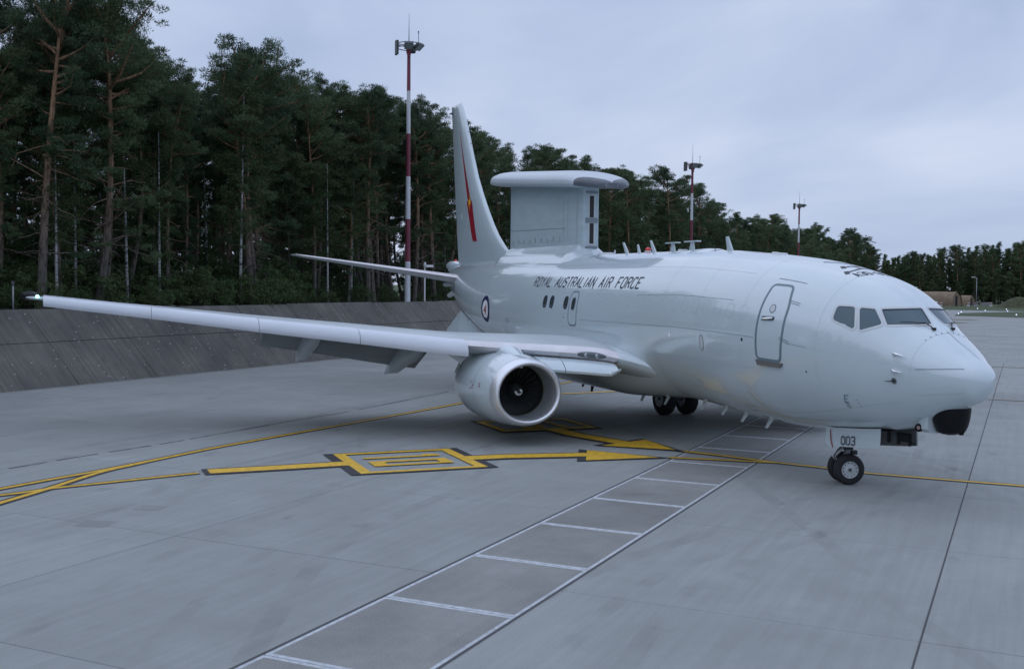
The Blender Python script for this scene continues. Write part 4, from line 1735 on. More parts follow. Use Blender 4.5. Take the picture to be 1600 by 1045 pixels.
for sd in (1, -1):
    ys = [1.3, 1.45, 1.6, 1.75, 1.9, 2.05, 2.2, 2.4, 2.7, 3.2, 3.7, 4.3, 5, 5.6, 6.2, 7, 8, 9, 10, 11, 12, 13, 14, 15, 16, 16.7, 17.1]
    b = MB()
    rows_ = [mirror(wing_section(y), sd) for y in ys]
    for i in range(len(rows_) - 1):
        seg = MB()
        metal_to = 2.3 < ys[i + 1] <= 6.3
        for j in range(NF):
            x = FOIL[j][0]
            x2 = FOIL[(j + 1) % NF][0]
            le = max(x, x2) < .06
            b.add([rows_[i][j], rows_[i][(j + 1) % NF], rows_[i + 1][(j + 1) % NF], rows_[i + 1][j]], [(0, 1, 2, 3)], 2 if ys[i + 1] < 2.3 else 1 if (le and metal_to) else 0)
    b.fan(rows_[-1])
    wing = b.build('wing', ['wing_grey', 'bare_metal', 'grey_paint'], AC, smooth=True, angle=40)

    # leading-edge slats, drooped forward
    sl = [(5.98, 8.635), (8.648, 11.215), (11.228, 14.065), (14.078, 17.05)]
    for y0, y1 in sl:
        rows_ = []
        for i in range(9):
            y = y0 + (y1 - y0) * i / 8
            c = interp([(6, .80), (17, .56)], y)
            s0, z0 = WLE(y), WZ(y)
            top = [(.44, .185), (.25, .175), (.08, .145), (-.06, .10), (-.18, .02), (-.245, -.07), (-.27, -.16), (-.265, -.25), (-.235, -.30)]
            bk = [(-.20, -.27), (-.165, -.17), (-.09, -.06), (.04, .02), (.22, .11)]
            g = c / .80
            rows_.append(mirror([A(s0 + a * g, y, z0 + zz * g) for a, zz in top + bk], sd))
        b = MB()
        b.grid(rows_, closed=True)
        b.fan(rows_[0])
        b.fan(rows_[-1])
        slat = b.build('slat', 'slat_paint', wing, smooth=True, angle=45)
    # inboard leading-edge flap, two panels
    for y0, y1 in ((2.30, 3.62), (3.64, 4.25)):
        rows_ = []
        for i in range(7):
            y = y0 + (y1 - y0) * i / 6
            s0, z0 = WLE(y), WZ(y)
            cut = max(0, .22 - (y - 2.3) * .9) if y0 < 3 else 0
            pr = [(.10, -.16), (-.06, -.20), (-.22, -.30 - 0 * cut), (-.36, -.42 + cut * .4), (-.40, -.48 + cut), (-.37, -.545 + cut), (-.29, -.56 + cut), (-.18, -.46 + cut * .6), (-.02, -.32), (.10, -.24)]
            rows_.append(mirror([A(s0 + a, y, z0 + zz) for a, zz in pr], sd))
        b = MB()
        b.grid(rows_, closed=True)
        b.fan(rows_[0])
        b.fan(rows_[-1])
        kf = b.build('leading_edge_flap', 'grey_paint', wing, smooth=True, angle=40)
    # trailing-edge flaps, lowered
    for y0, y1 in ((2.15, 4.35), (5.75, 10.65)):
        rows_ = []
        for i in range(9):
            y = y0 + (y1 - y0) * i / 8
            c = interp([(2, 1.9), (5.6, 1.75), (10.7, 1.35)], y)
            te = WTE(y)
            zt_ = wing_low(y, .80)
            row = []
            inc = rad(27)
            for x, h in FOIL:
                ds, dz = x * c, h * .13 * c + .03 * c * math.sin(PI * x)
                row.append(A(te - .95 + ds * math.cos(inc) + dz * math.sin(inc), y, zt_ - .10 + dz * math.cos(inc) - ds * math.sin(inc)))
            rows_.append(mirror(row, sd))
        b = MB()
        b.grid(rows_, closed=True)
        b.fan(rows_[0])
        b.fan(rows_[-1])
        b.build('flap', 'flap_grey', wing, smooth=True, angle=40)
    # flap track fairings: fixed front, drooped pointed rear
    for y, sc, zx in ((3.95, 1.0, 1.14), (6.45, 1.05, 1.30), (9.35, .9, 1.74)):
        x0 = WTE(y) - 2.6 * sc
        zl = wing_low(y, .55)
        pth = [(x0 - .2, zl + .06, .03, .05), (x0 + .25, zl - .12, .13, .16), (x0 + .9, zl - .24, .19, .27), (x0 + 1.6 * sc, zl - .34, .20, .33),
               (WTE(y) + .1, (zl - .42 + zx) / 2 + .12, .17, .34), (WTE(y) + .85 * sc, zx + .30, .11, .22), (WTE(y) + 1.6 * sc, zx, .008, .012)]
        rows_ = []
        for s, z, w, h in pth:
            rows_.append(mirror([A(s, y + w * math.copysign(abs(math.sin(t)) ** .8, math.sin(t)), z + h * math.copysign(abs(math.cos(t)) ** .8, math.cos(t))) for t in [2 * PI * k / 20 for k in range(20)]], sd))
        b = MB()
        b.grid(rows_, closed=True)
        b.fan(rows_[0])
        b.build('flap_track_fairing', 'flap_grey' if False else 'wing_grey', wing, smooth=True, angle=50)
    # wingtip cap, light and pod
    b = MB()
    rows_ = []
    for y, k_ in ((17.1, 1.0), (17.3, .92), (17.45, .75), (17.55, .45)):
        c = (WTE(17.1) - WLE(17.1)) * k_
        rows_.append(mirror(wsec(WLE(17.1) + .05 + (1 - k_) * .5, y, WZ(17.1) + (y - 17.1) * .08, c, .09 * (.4 + .6 * k_), 0), sd))
    b.grid(rows_, closed=True)
    b.fan(rows_[0])
    b.fan(rows_[-1])
    b.build('wingtip', 'wing_grey', wing, smooth=True, angle=50)
    b = MB()
    rows_ = []
    for ds, r in ((-.62, .02), (-.60, .06), (-.54, .10), (-.44, .125), (-.25, .14), (.1, .15), (.6, .14), (1.0, .10), (1.35, .03)):
        c = A(21.35 + ds, 17.50, 3.87)
        rows_.append(mirror([c + Vector((0, r * 1.75 * math.cos(2 * PI * k / 18), r * .98 * math.sin(2 * PI * k / 18))) for k in range(18)], sd))
    for i in range(len(rows_) - 1):
        b.grid(rows_[i:i + 2], closed=True, mi=1 if i < 4 else 0)
    b.fan(rows_[0], 1)
    b.fan(rows_[-1])
    b.build('wingtip_pod', ['grey_paint', 'radome_black'], wing, smooth=True, angle=50)
    b = MB()
    ellipsoid(b, A(WLE(17.1) + (.12 if sd > 0 else 1.0), sd * 17.22, 3.87), (.07, .05, .045), 12, 8)
    nl = b.build('navigation_light', 'nav_green' if sd > 0 else 'beacon_red', wing, smooth=True)
    if sd > 0:
        nl['label'] = 'lit green navigation light'
    # landing light in the wing root leading edge
    def le_pt(y, v, off=0.0):
        """v -1..1 round the leading edge, below to above"""
        x = (v * .21) ** 2
        z = wing_top(y, x) if v > 0 else wing_low(y, x)
        n = Vector((1, 0, .9 * v)).normalized()
        return A(WLE(y) + x * (WTE(y) - WLE(y)), y, z) + n * off
    b = MB()
    ring = [(2.86 + .36 * math.cos(2 * PI * k / 28), -.10 + .36 * math.sin(2 * PI * k / 28)) for k in range(28)]
    rows_ = [mirror([le_pt(2.86 + (y - 2.86) * f, -.10 + (v + .10) * f, .008) for y, v in ring], sd) for f in (1, .75, .5, .25, .02)]
    b.grid(rows_, closed=True)
    b.fan(rows_[-1])
    ll = b.build('landing_light', 'lamp_glass', wing, smooth=True)
    b = MB()
    rows_ = [mirror([le_pt(2.86 + (y - 2.86) * f, -.10 + (v + .10) * f, .012) for y, v in ring], sd) for f in (1.14, 1.0)]
    b.grid(rows_, closed=True)
    b.build('light_rim', 'frame_grey', ll, smooth=True)
    for yy in (2.72, 2.99):
        b = MB()
        c = mirror([le_pt(yy, -.10, .006)], sd)[0]
        b.tube([c, c + Vector((.012, 0, 0))], [.07, .055], 14)
        b.build('lamp_bulb', 'lamp_silver', ll, smooth=True, angle=40)

    # ------------------------------------------------ engine
    EY, EZ = sd * 4.83, 1.455
    SY, SZ_ = 1.0, .915

    def ring(ds, r, n=64, dz=0.0):
        fl_ = lambda t: (1.0 if math.sin(t) > -.2 else 1.0 - .05 * ((-math.sin(t) - .2) / .8))
        return [A(11.13 + ds, EY + r * SY * math.cos(2 * PI * k / n), EZ + dz + r * SZ_ * math.sin(2 * PI * k / n) * fl_(2 * PI * k / n)) for k in range(n)]
    b = MB()
    P_out = [(.30, 1.035), (.6, 1.085), (1.0, 1.125), (1.5, 1.155), (2.1, 1.16), (2.7, 1.12), (3.2, 1.03), (3.6, .93), (3.62, .90)]
    b.grid([ring(d, r, dz=.012 * d) for d, r in P_out], closed=True)
    b.grid([ring(d, r, dz=.012 * d) for d, r in ((3.62, .90), (3.3, .86), (2.9, .80))], closed=True)
    eng = b.build('engine_nacelle', 'grey_paint', AC, smooth=True, angle=50)
    b = MB()
    P_lip = [(.30, 1.036), (.18, 1.012), (.09, .982), (.03, .945), (0, .905), (.01, .868), (.05, .838), (.12, .815), (.22, .80)]
    b.grid([ring(d, r) for d, r in P_lip], closed=True)
    b.build('inlet_lip', 'lip_metal', eng, smooth=True, angle=60)
    b = MB()
    b.grid([ring(d, r) for d, r in ((.22, .7999), (.45, .79), (.80, .785))], closed=True, mi=0)
    b.grid([ring(d, r) for d, r in ((.80, .785), (.83, .780), (.86, .785))], closed=True, mi=1)
    b.grid([ring(d, r) for d, r in ((.86, .785), (1.0, .785), (1.25, .785))], closed=True, mi=2)
    b.fan(ring(1.25, .785), 2)
    b.build('inlet_duct', ['duct_liner', 'duct_ring', 'fan_metal'], eng, smooth=True, angle=60)
    for k in range(24):
        t = 2 * PI * k / 24
        b = MB()
        rows_ = []
        for r, tw, w in ((.20, .35, .075), (.42, .75, .095), (.62, 1.0, .11), (.77, 1.12, .115)):
            rr_ = []
            for e in (-1, -.3, .4, 1):
                dt = e * w * math.sin(tw) / r
                rr_.append(A(1.10 + 11.13 + e * w * math.cos(tw), EY + r * math.cos(t + dt), EZ + r * SZ_ * math.sin(t + dt)))
            rows_.append(rr_)
        b.grid(rows_)
        b.build('fan_blade', 'fan_metal', eng, smooth=True)
    b = MB()
    rows_ = [[A(11.13 + d, EY + r * math.cos(2 * PI * k / 28), EZ + r * math.sin(2 * PI * k / 28)) for k in range(28)] for d, r in ((.62, .005), (.66, .05), (.76, .12), (.88, .18), (1.0, .215), (1.12, .225))]
    b.grid(rows_, closed=True)
    sp = b.build('spinner', 'fan_metal', eng, smooth=True)
    b = MB()
    rows_ = []
    for i in range(26):
        t = i / 25
        th = 1.2 + t * 1.65 * PI
        r0 = .028 + t * .075
        wd = .020 + .016 * math.sin(PI * t)
        def cone(r, th):
            d = interp([(.005, .62), (.05, .66), (.12, .76), (.18, .88), (.215, 1.0)], r)
            return A(11.13 + d - .008, EY + r * math.cos(th), EZ + r * math.sin(th))
        rows_.append([cone(max(.006, r0 - wd), th), cone(r0, th), cone(r0 + wd, th)])
    b.grid(rows_)
    b.build('spinner_swirl', 'spinner_white', eng, smooth=True)
    # core exhaust
    b = MB()
    b.grid([ring(d, r) for d, r in ((2.9, .62), (3.6, .60), (4.2, .46), (4.5, .36))], closed=True)
    b.grid([ring(d, r) for d, r in ((4.1, .26), (4.6, .20), (5.0, .02))], closed=True)
    b.fan(ring(2.95, .80))
    b.build('exhaust_core', 'mid_metal', eng, smooth=True, angle=50)
    # pylon
    b = MB()
    rows_ = []
    for s, hw, zl, zh in ((11.7, .05, 2.10, 2.40), (11.95, .20, 2.1, 2.50), (12.3, .30, 2.1, 2.62), (12.7, .35, 2.05, 2.73), (13.1, .37, 2.0, 2.82), (13.6, .36, 1.9, 2.86), (14.2, .33, 1.85, 2.86), (15.0, .28, 1.75, 2.75), (16.2, .20, 1.8, 2.5), (17.6, .10, 2.0, 2.35), (18.6, .03, 2.1, 2.25)):
        zc = (zl + zh) / 2
        rows_.append([A(s, EY + hw * math.copysign(abs(math.sin(t)) ** .7, math.sin(t)), zc + (zh - zl) / 2 * math.copysign(abs(math.cos(t)) ** .7, math.cos(t))) for t in [2 * PI * k / 24 for k in range(24)]])
    b.grid(rows_, closed=True)
    b.fan(rows_[0])
    b.fan(rows_[-1])
    b.build('pylon', 'grey_paint', eng, smooth=True, angle=50)
    # inboard nacelle chine
    b = MB()
    ys_ = EY - sd * .74
    tri = [(11.9, 2.22, 0), (12.35, 2.24, 0), (12.75, 2.22, 0), (12.78, 2.40, .20), (12.5, 2.46, .24), (12.2, 2.40, .17)]
    for o2 in (0, .02):
        b.fan([A(s + o2, ys_ - sd * d, z) for s, z, d in tri])
    b.grid([[A(s, ys_ - sd * d, z) for s, z, d in tri], [A(s + .02, ys_ - sd * d, z) for s, z, d in tri]], closed=True)
    b.build('nacelle_chine', 'roundel_white', eng)
    # cowl split line and stencils
    b = MB()
    sg = []
    for k in range(25):
        t = PI * (.5 + k / 24.0) if sd < 0 else PI * (.5 - k / 24.0)
        rr_ = 1.154
        sg.append([A(11.13 + d, EY + (interp(P_out, d) + .004) * math.cos(t), EZ + .012 * d + (interp(P_out, d) + .004) * SZ_ * math.sin(t) * (1.0 if math.sin(t) > -.2 else 1.0 - .05 * ((-math.sin(t) - .2) / .8))) for d in (1.30, 1.312)])
    b.grid(sg)
    b.build('cowl_seam', 'seam_grey', eng, smooth=True)
    b = MB()
    def nac(d, t, off=.005):
        return A(11.13 + d, EY + sd * (interp(P_out, d) + off) * math.cos(t), EZ + .012 * d + (interp(P_out, d) + off) * SZ_ * math.sin(t))
    for d0, t0, w_, h_ in ((1.36, .12, .025, .025), (1.46, .20, .08, .010), (1.40, .06, .02, .02), (1.50, .03, .05, .012), (.92, .17, .055, .055)):
        n_ = 12
        b.fan([nac(d0 + w_ * math.cos(2 * PI * k / n_), t0 + h_ * math.sin(2 * PI * k / n_)) for k in range(n_)])
    tag(b.build('cowl_stencil', 'marking_red', eng), kind='stuff')
    b = MB()
    n_ = 12
    b.fan([nac(.92 + .036 * math.cos(2 * PI * k / n_), .17 + .036 * math.sin(2 * PI * k / n_), .0075) for k in range(n_)])
    b.fan([nac(.9 + .03 * math.cos(2 * PI * k / n_), .98 + .02 * math.sin(2 * PI * k / n_), .006) for k in range(n_)])
    tag(b.build('cowl_stencil', 'frame_grey', eng), kind='stuff')

# --- tail fin
FLE = pchip([5.2, 5.5, 6.33, 7.74, 9.2, 11.0, 12.3, 12.5], [24.4, 24.72, 26.16, 27.73, 28.97, 30.03, 30.92, 31.12])
FTE = lambda z: interp([(5.2, 31.3), (8.6, 31.9), (12.55, 32.5)], z)
b = MB()
rows_ = []
for z in (5.1, 5.4, 5.7, 6.0, 6.4, 6.9, 7.5, 8.2, 9, 10, 11, 11.8, 12.3, 12.45, 12.52):
    le, te = FLE(z), FTE(z)
    t = interp([(5.1, .30), (6.5, .46), (9, .38), (12.4, .25), (12.5, .20), (12.52, .16)], z) / (te - le)
    rows_.append([A(le + x * (te - le), h * t * (te - le), z + x * .0) for x, h in FOIL])
b.grid(rows_, closed=True)
b.fan(rows_[-1])
fin = b.build('tail_fin', 'grey_paint', AC, smooth=True, angle=45)


def fin_y(s, z):
    le, te = FLE(z), FTE(z)
    x = min(1, max(0, (s - le) / (te - le)))
    t = interp([(5.1, .30), (6.5, .46), (9, .38), (12.4, .25), (12.5, .20), (12.52, .16)], z)
    return 5 * (.2969 * math.sqrt(x) - .126 * x - .3516 * x * x + .2843 * x ** 3 - .1036 * x ** 4) * t


for sd in (1, -1):
    FP = lambda s, z, o: A(s, sd * (fin_y(s, z) + o), z)
    b = MB()
    e0 = [(30.91, 11.38), (30.45, 10.2), (30.0, 9.1), (29.62, 8.15)]
    e1 = [(30.89, 11.38), (30.35, 10.2), (29.78, 9.1), (29.2, 8.1)]
    seg = []
    for i in range(len(e0) - 1):
        for k in range(4):
            t = k / 4
            seg.append((tuple(e0[i][j] * (1 - t) + e0[i + 1][j] * t for j in (0, 1)), tuple(e1[i][j] * (1 - t) + e1[i + 1][j] * t for j in (0, 1))))
    seg.append((e0[-1], e1[-1]))
    b.grid([[FP(*p, .006), FP((p[0] + q_[0]) / 2, (p[1] + q_[1]) / 2, .006), FP(*q_, .006)] for p, q_ in seg])
    lo0, lo1 = [(29.72, 8.02), (29.3, 7.12), (28.88, 6.23)], [(29.0, 7.98), (28.62, 7.05), (28.28, 6.21)]
    b.grid([[FP(a_[0] + (c_[0] - a_[0]) * t, a_[1] + (c_[1] - a_[1]) * t, .0065) for t in (0, .25, .5, .75, 1)] for a_, c_ in [((29.72 - .84 * u_, 8.02 - 1.79 * u_), (29.0 - .72 * u_, 7.98 - 1.77 * u_)) for u_ in [i / 16 for i in range(17)]]])
    b.grid([[FP(29.62, 8.16, .0065), FP(29.2, 8.11, .0065)], [FP(29.3, 7.8, .007), FP(28.84, 7.72, .007)]])
    fl2 = b.build('red_flash', 'marking_red', fin, smooth=False)
    b = MB()
    em = [(0, .62), (.05, .22), (.16, .16), (.17, -.1), (.06, -.16), (.02, -.62), (-.04, -.16), (-.14, -.12), (-.15, .14), (-.05, .2)]
    b.fan([FP(29.3 - x * .9, 7.92 + z * .62, .012) for x, z in em])
    b.build('fin_emblem', 'emblem_yellow', fin)
    b = MB()
    rr_ = []
    for z in [5.5 + .5 * i for i in range(14)]:
        s = FLE(z) * .30 + FTE(z) * .70
        rr_.append([FP(s, z, .004), FP(s + .02, z, .004)])
    b.grid(rr_)
    b.build('rudder_seam', 'faint_seam', fin, smooth=True)
for z in (11.1, 10.55):
    b = MB()
    b.tube([A(FLE(z) + .05, 0, z), A(FLE(z) - .12, 0, z + .02)], [.02, .012], 6)
    b.build('fin_probe', 'mid_metal', fin)
b = MB()
b.box(A(32.25, .04, 12.22), (.5, .16, .05))
b.build('fin_cap_seam', 'seam_grey', fin)

# --- tailplanes
for sd in (1, -1):
    b = MB()
    rows_ = []
    stab = [(.7, 28.0, 4.58, 3.7, .105), (1.2, 28.4, 4.66, 3.45, .10), (2.2, 29.15, 4.82, 3.1, .095), (3.7, 30.3, 5.06, 2.55, .092), (5.4, 31.6, 5.33, 1.95, .09), (6.7, 32.58, 5.535, 1.45, .09), (7.05, 32.9, 5.59, 1.2, .08), (7.18, 33.15, 5.61, .85, .05)]
    rows_ = [mirror(wsec(s, y, z, c, t, 0, 0), sd) for y, s, z, c, t in stab]
    for i in range(len(rows_) - 1):
        for j in range(NF):
            x, x2 = FOIL[j][0], FOIL[(j + 1) % NF][0]
            b.add([rows_[i][j], rows_[i][(j + 1) % NF], rows_[i + 1][(j + 1) % NF], rows_[i + 1][j]], [(0, 1, 2, 3)], 1 if max(x, x2) < .12 else 0)
    b.fan(rows_[-1])
    b.build('tailplane', ['wing_grey', 'bare_metal'], AC, smooth=True, angle=50)
    # ventral fin
    b = MB()
    pts = [(28.3, .92, 3.25), (28.75, 1.42, 2.38), (26.9, 1.58, 1.86), (24.2, 1.05, 2.15)]
    oo = [A(s, sd * y, z) for s, y, z in pts]
    ii = [A(s, sd * (y - .07), z - .03) for s, y, z in pts]
    b.grid([oo, ii], closed=True)
    b.fan(oo)
    b.fan(ii)
    vf = b.build('ventral_fin', 'grey_paint', AC)
    b = MB()
    for t in (.25, .6):
        p = oo[0] * (1 - t) + oo[3] * t
        b.box(p + Vector((0, -sd * .02, -.06)), (.5, .05, .12))
    b.build('fin_bracket', 'frame_grey', vf)
# tail-end sensors
b = MB()
b.tube([A(31.3, 0, 5.23), A(31.55, 0, 5.24), A(32.4, 0, 5.24), A(32.75, 0, 5.2)], [.06, .17, .20, .14], 16)
b.box(A(32.0, 0, 5.08), (1.0, .22, .22))
tp = b.build('tail_sensor_pod', 'grey_paint', AC, smooth=True, angle=40)
b = MB()
b.tube([A(31.75, 0, 5.40), A(31.75, 0, 5.50)], [.08, .05], 12)
b.build('anti_collision_light', 'beacon_red', tp, smooth=True, angle=40)
for s, a, r in ((30.3, 96, .10), (29.9, 122, .11)):
    for sd in (1, -1):
        b = MB()
        b.tube([F(s, a * sd, -.05), F(s, a * sd, .18), F(s - .02, a * sd, .24)], [r * 1.15, r, r * .7], 14)
        b.build('missile_warning_sensor', 'frame_grey', AC, smooth=True, angle=40)
b = MB()
strokes(b, '3', .16, .20, .05, .04, lambda x, y, k: F(28.4 - x, 92 - math.degrees(y / 1.2), .005))
strokes(b, '-', .16, .20, .05, .10, lambda x, y, k: F(28.45 - x, 84 - math.degrees(y / 1.2), .005))
tag(b.build('stencil_marking', 'dark_letter', AC), kind='stuff')

# --- radar fin ("top hat" antenna) on the back
HU = lambda s: 7.60 + (s - 17) * .084         # underside of the flat antenna
b = MB()
rows_ = []
for s in (17.47, 17.49, 17.53, 17.8, 18.5, 20, 21.5, 23, 24.0, 24.2, 24.3, 24.33):
    hw = interp([(17.47, .245), (17.49, .275), (17.53, .292), (17.8, .302), (24.0, .30), (24.2, .27), (24.3, .20), (24.33, .14)], s)
    rows_.append((s, hw))
cols = []
for s, hw in rows_:
    cols.append([A(s, hw, z) for z in (5.2, 5.9, 6.5, 7.1, HU(s) + .12)])
cols2 = []
for s, hw in reversed(rows_):
    cols2.append([A(s, -hw, z) for z in (5.2, 5.9, 6.5, 7.1, HU(s) + .12)])
b.grid(cols + cols2, wrap=True)
pyl = b.build('antenna_pylon', 'panel_grey', AC, smooth=True, angle=35)
for sd in (1, -1):
    for s in (17.95, 18.7, 19.05, 23.95):
        b = MB()
        b.grid([[A(s, sd * .3185, 5.85), A(s + .018, sd * .3185, 5.85)], [A(s, sd * .3185, HU(s)), A(s + .018, sd * .3185, HU(s))]])
        b.build('panel_joint', 'faint_seam', pyl)
    for k in range(9):
        s = 19.4 + .55 * k
        b = MB()
        b.box(A(s, sd * .318, 6.0 + .03 * math.sin(k * 2.1)), (.10, .012, .16))
        b.box(A(s + .25, sd * .318, 5.95), (.03, .012, .03))
        b.build('access_cover', 'faint_seam', pyl)
    b = MB()
    b.grid([[A(18.9 + .58 * k, sd * .3195, 6.35 + .012 * k), A(18.9 + .58 * k, sd * .3195, 6.363 + .012 * k)] for k in range(10)])
    b.build('panel_joint', 'seam_grey', pyl)
# cooling intakes on the blunt front face
for z0, z1 in ((6.66, 7.38), (5.78, 6.46)):
    b = MB()
    b.box(A(17.465, .0, (z0 + z1) / 2), (.03, .26, z1 - z0 + .10))
    fr = b.build('intake_frame', 'frame_grey', pyl)
    b = MB()
    b.box(A(17.455, .0, (z0 + z1) / 2), (.03, .15, z1 - z0))
    b.build('intake_slot', 'black_plastic', fr)
b = MB()
for zc, h in ((6.56, .17), (5.66, .07), (7.50, .06)):
    b.box(A(17.46, 0, zc), (.05, .44, h))
b.build('intake_cover', 'seam_grey', pyl)
# flared base
b = MB()
rows_ = []
for k in range(41):
    t = k / 40
    s = 17.2 + t * (24.7 - 17.2)
    e = min(1, t / .07, (1 - t) / .07) ** .5
    hh = .02 + .30 * e
    sec = []
    for y, z in ((1.0, None), (.78, .10 * e), (.56, .24 * e), (.40, .37 * e), (.315, .46 * e)):
        y = y * (.4 + .6 * e)
        zs_ = ZC(s) + (ZT(s) - ZC(s)) * math.sqrt(1 - (y / WW(s)) ** 2)
        sec.append((y, zs_ - .01 if z is None else max(zs_ + .004, 5.30 + z)))
    rows_.append([A(s, y, z) for y, z in sec] + [A(s, -y, z) for y, z in reversed(sec)])
b.grid(rows_)
b.build('pylon_base', 'grey_paint', pyl, smooth=True, angle=40)
# rear bump
b = MB()
ellipsoid(b, A(24.36, 0, 7.75), (.16, .10, .16), 16, 10)
b.build('rear_sensor', 'frame_grey', pyl, smooth=True)
# flat antenna
b = MB()
HS = [16.29, 16.32, 16.37, 16.45, 16.55, 16.65, 16.75, 16.85, 16.95, 17.05, 17.2, 17.4, 17.7, 18.1, 18.6, 19.5, 21, 22.5, 23.6, 24.2, 24.6, 24.95, 25.2, 25.35, 25.45, 25.5]


def hat_pt(s, u, off=0.0):
    f0 = min(1, (s - 16.27) / 1.15)
    f1 = min(1, (25.52 - s) / 1.4)
    w = 1.04 * (1 - (1 - f0) ** 2.2) ** .5 * (1 - (1 - f1) ** 2.2) ** .5 + off
    h = .46 * (1 - (1 - min(1, (s - 16.27) / 2.2)) ** 2) ** .6 * (1 - (1 - min(1, (25.52 - s) / 1.9)) ** 2) ** .6 + off
    sy, cz = math.sin(u), math.cos(u)
    s -= .32 * max(0, 1 - (s - 16.27) / 4)
    return A(s - off * (s < 16.2), w * math.copysign(abs(sy) ** .72, sy), HU(s) + .13 + (h * max(0, cz) ** .8 if cz > 0 else -(.13 + off) * abs(cz) ** .6))


b.grid([[hat_pt(s, 2 * PI * k / 64) for k in range(64)] for s in HS], closed=True)
b.fan([hat_pt(HS[0], 2 * PI * k / 64) for k in range(64)])
b.fan([hat_pt(HS[-1], 2 * PI * k / 64) for k in range(64)])
hat = b.build('flat_antenna', 'hat_paint', AC, smooth=True, angle=50)
for sd in (1, -1):
    b = MB()
    rows_ = []
    for i in range(33):
        s = 16.292 + (17.08 - 16.292) * (i / 32) ** 1.6
        ut = interp([(16.29, 0), (16.34, 2), (16.43, 12), (16.55, 26), (16.70, 38), (16.85, 50), (16.95, 60), (17.02, 72), (17.06, 86), (17.08, 100)], s)
        rows_.append([hat_pt(s, sd * rad(ut + (interp([(16.29, 179), (16.85, 179), (17.0, 122)], s) - ut) * j / 14), .006) for j in range(15)])
    b.grid(rows_)
    b.fan([hat_pt(16.29, sd * PI * j / 24) + Vector((.010, 0, 0)) for j in range(25)])
    b.build('antenna_window', 'antenna_dark', hat, smooth=True)


# --- blade antennas and beacon on the crown
def blade(name, s_base, h, chord, rake, a=0.0, top=None, m='grey_paint', up_=True):
    """swept blade standing on the skin at angle a; rake = tip offset aft"""
    base = FS(s_base, a)
    n = FN(s_base, a)
    b = MB()
    rows_ = []
    tpr = .55
    for t in (-.12, .0, .5, .9, 1.0):
        c = chord * (1 - (1 - tpr) * max(0, t))
        th = .028 * (1 - .4 * max(0, t)) * (1 if t < .95 else .5)
        cc = base + n * (h * t) + Vector((-rake * max(0, t), 0, 0))
        tang = n.cross(Vector((1, 0, 0))).normalized()
        rows_.append([cc + Vector((c / 2 * math.cos(2 * PI * k / 14), 0, 0)) + tang * (th * math.sin(2 * PI * k / 14)) for k in range(14)])
    b.grid(rows_, closed=True)
    b.fan(rows_[-1])
    if top:
        c = base + n * h + Vector((-rake, 0, 0))
        b.box(c + Vector((.0, 0, .012)), (top, .16, .035))
    pl2 = []
    o = b.build(name, m, AC, smooth=True, angle=40)
    return o


blade('blade_antenna', 9.0, .37, .30, .18)
blade('blade_antenna', 13.1, .36, .26, .24)
blade('blade_antenna', 14.05, .26, .20, .10)
blade('blade_antenna', 14.85, .35, .26, .26)
blade('t_antenna', 12.0, .235, .34, .02, top=.62)
blade('t_antenna', 10.95, .25, .34, -.02, top=.66)
b = MB()
b.tube([A(13.5, 0, 5.38), A(13.5, 0, 5.44)], [.10, .10], 14)
bc = b.build('beacon_base', 'frame_grey', AC, smooth=True, angle=40)
b = MB()
ellipsoid(b, A(13.5, 0, 5.46), (.085, .085, .09), 16, 10)
b.build('beacon_lens', 'beacon_red', bc, smooth=True)
b = MB()
rows_ = []
for s, hw, h in ((11.2, .02, .0), (10.7, .4, .03), (10.0, .55, .055), (9.7, .5, .05), (9.55, .3, .01)):
    rows_.append([F(s, math.degrees(x / 1.9), h * (1 - (x / max(hw, .01)) ** 2)) for x in [hw * k / 5 for k in range(-5, 6)]])
b.grid(rows_)
b.build('antenna_hump', 'grey_paint', AC, smooth=True)
for s, r, h, m in ((11.45, .16, .05, 'frame_grey'), (9.75, .03, .09, 'dark_metal'), (7.0, .10, .04, 'frame_grey'), (6.8, .22, .03, 'frame_grey'), (16.3, .30, .05, 'frame_grey'), (15.7, .03, .12, 'frame_grey')):
    b = MB()
    b.tube([F(s, 0, -.02), F(s, 0, h)], [r, r * .8], 16)
    b.build('crown_fitting', m, AC, smooth=True, angle=40)
seam('skin_seam', [(8.2, 4), (7.1, 5)], .03, 'seam_grey', .008)

# blade antennas and drain masts under the belly
for s, h, c in ((12.95, .42, .26), (11.55, .36, .20), (9.65, .24, .20), (8.62, .24, .20), (7.7, .24, .20), (6.65, .24, .20)):
    blade('belly_antenna', s, h, c, .22 if h > .3 else .14, a=172)
for s, a in ((10.4, 150), (6.3, 160), (5.9, 163)):
    b = MB()
    patch(b, disc(s, a, .12, 1.6), .006, 2)
    b.build('drain_cover', 'seam_grey', AC)
for s, h in ((17.85, .42), (17.15, .62)):
    b = MB()
    b.tube([A(s, .0, 1.15), A(s + .12, .0, 1.15 - h * .55)], [.07, .04], 8)
    b.build('drain_mast', 'dark_metal', AC)


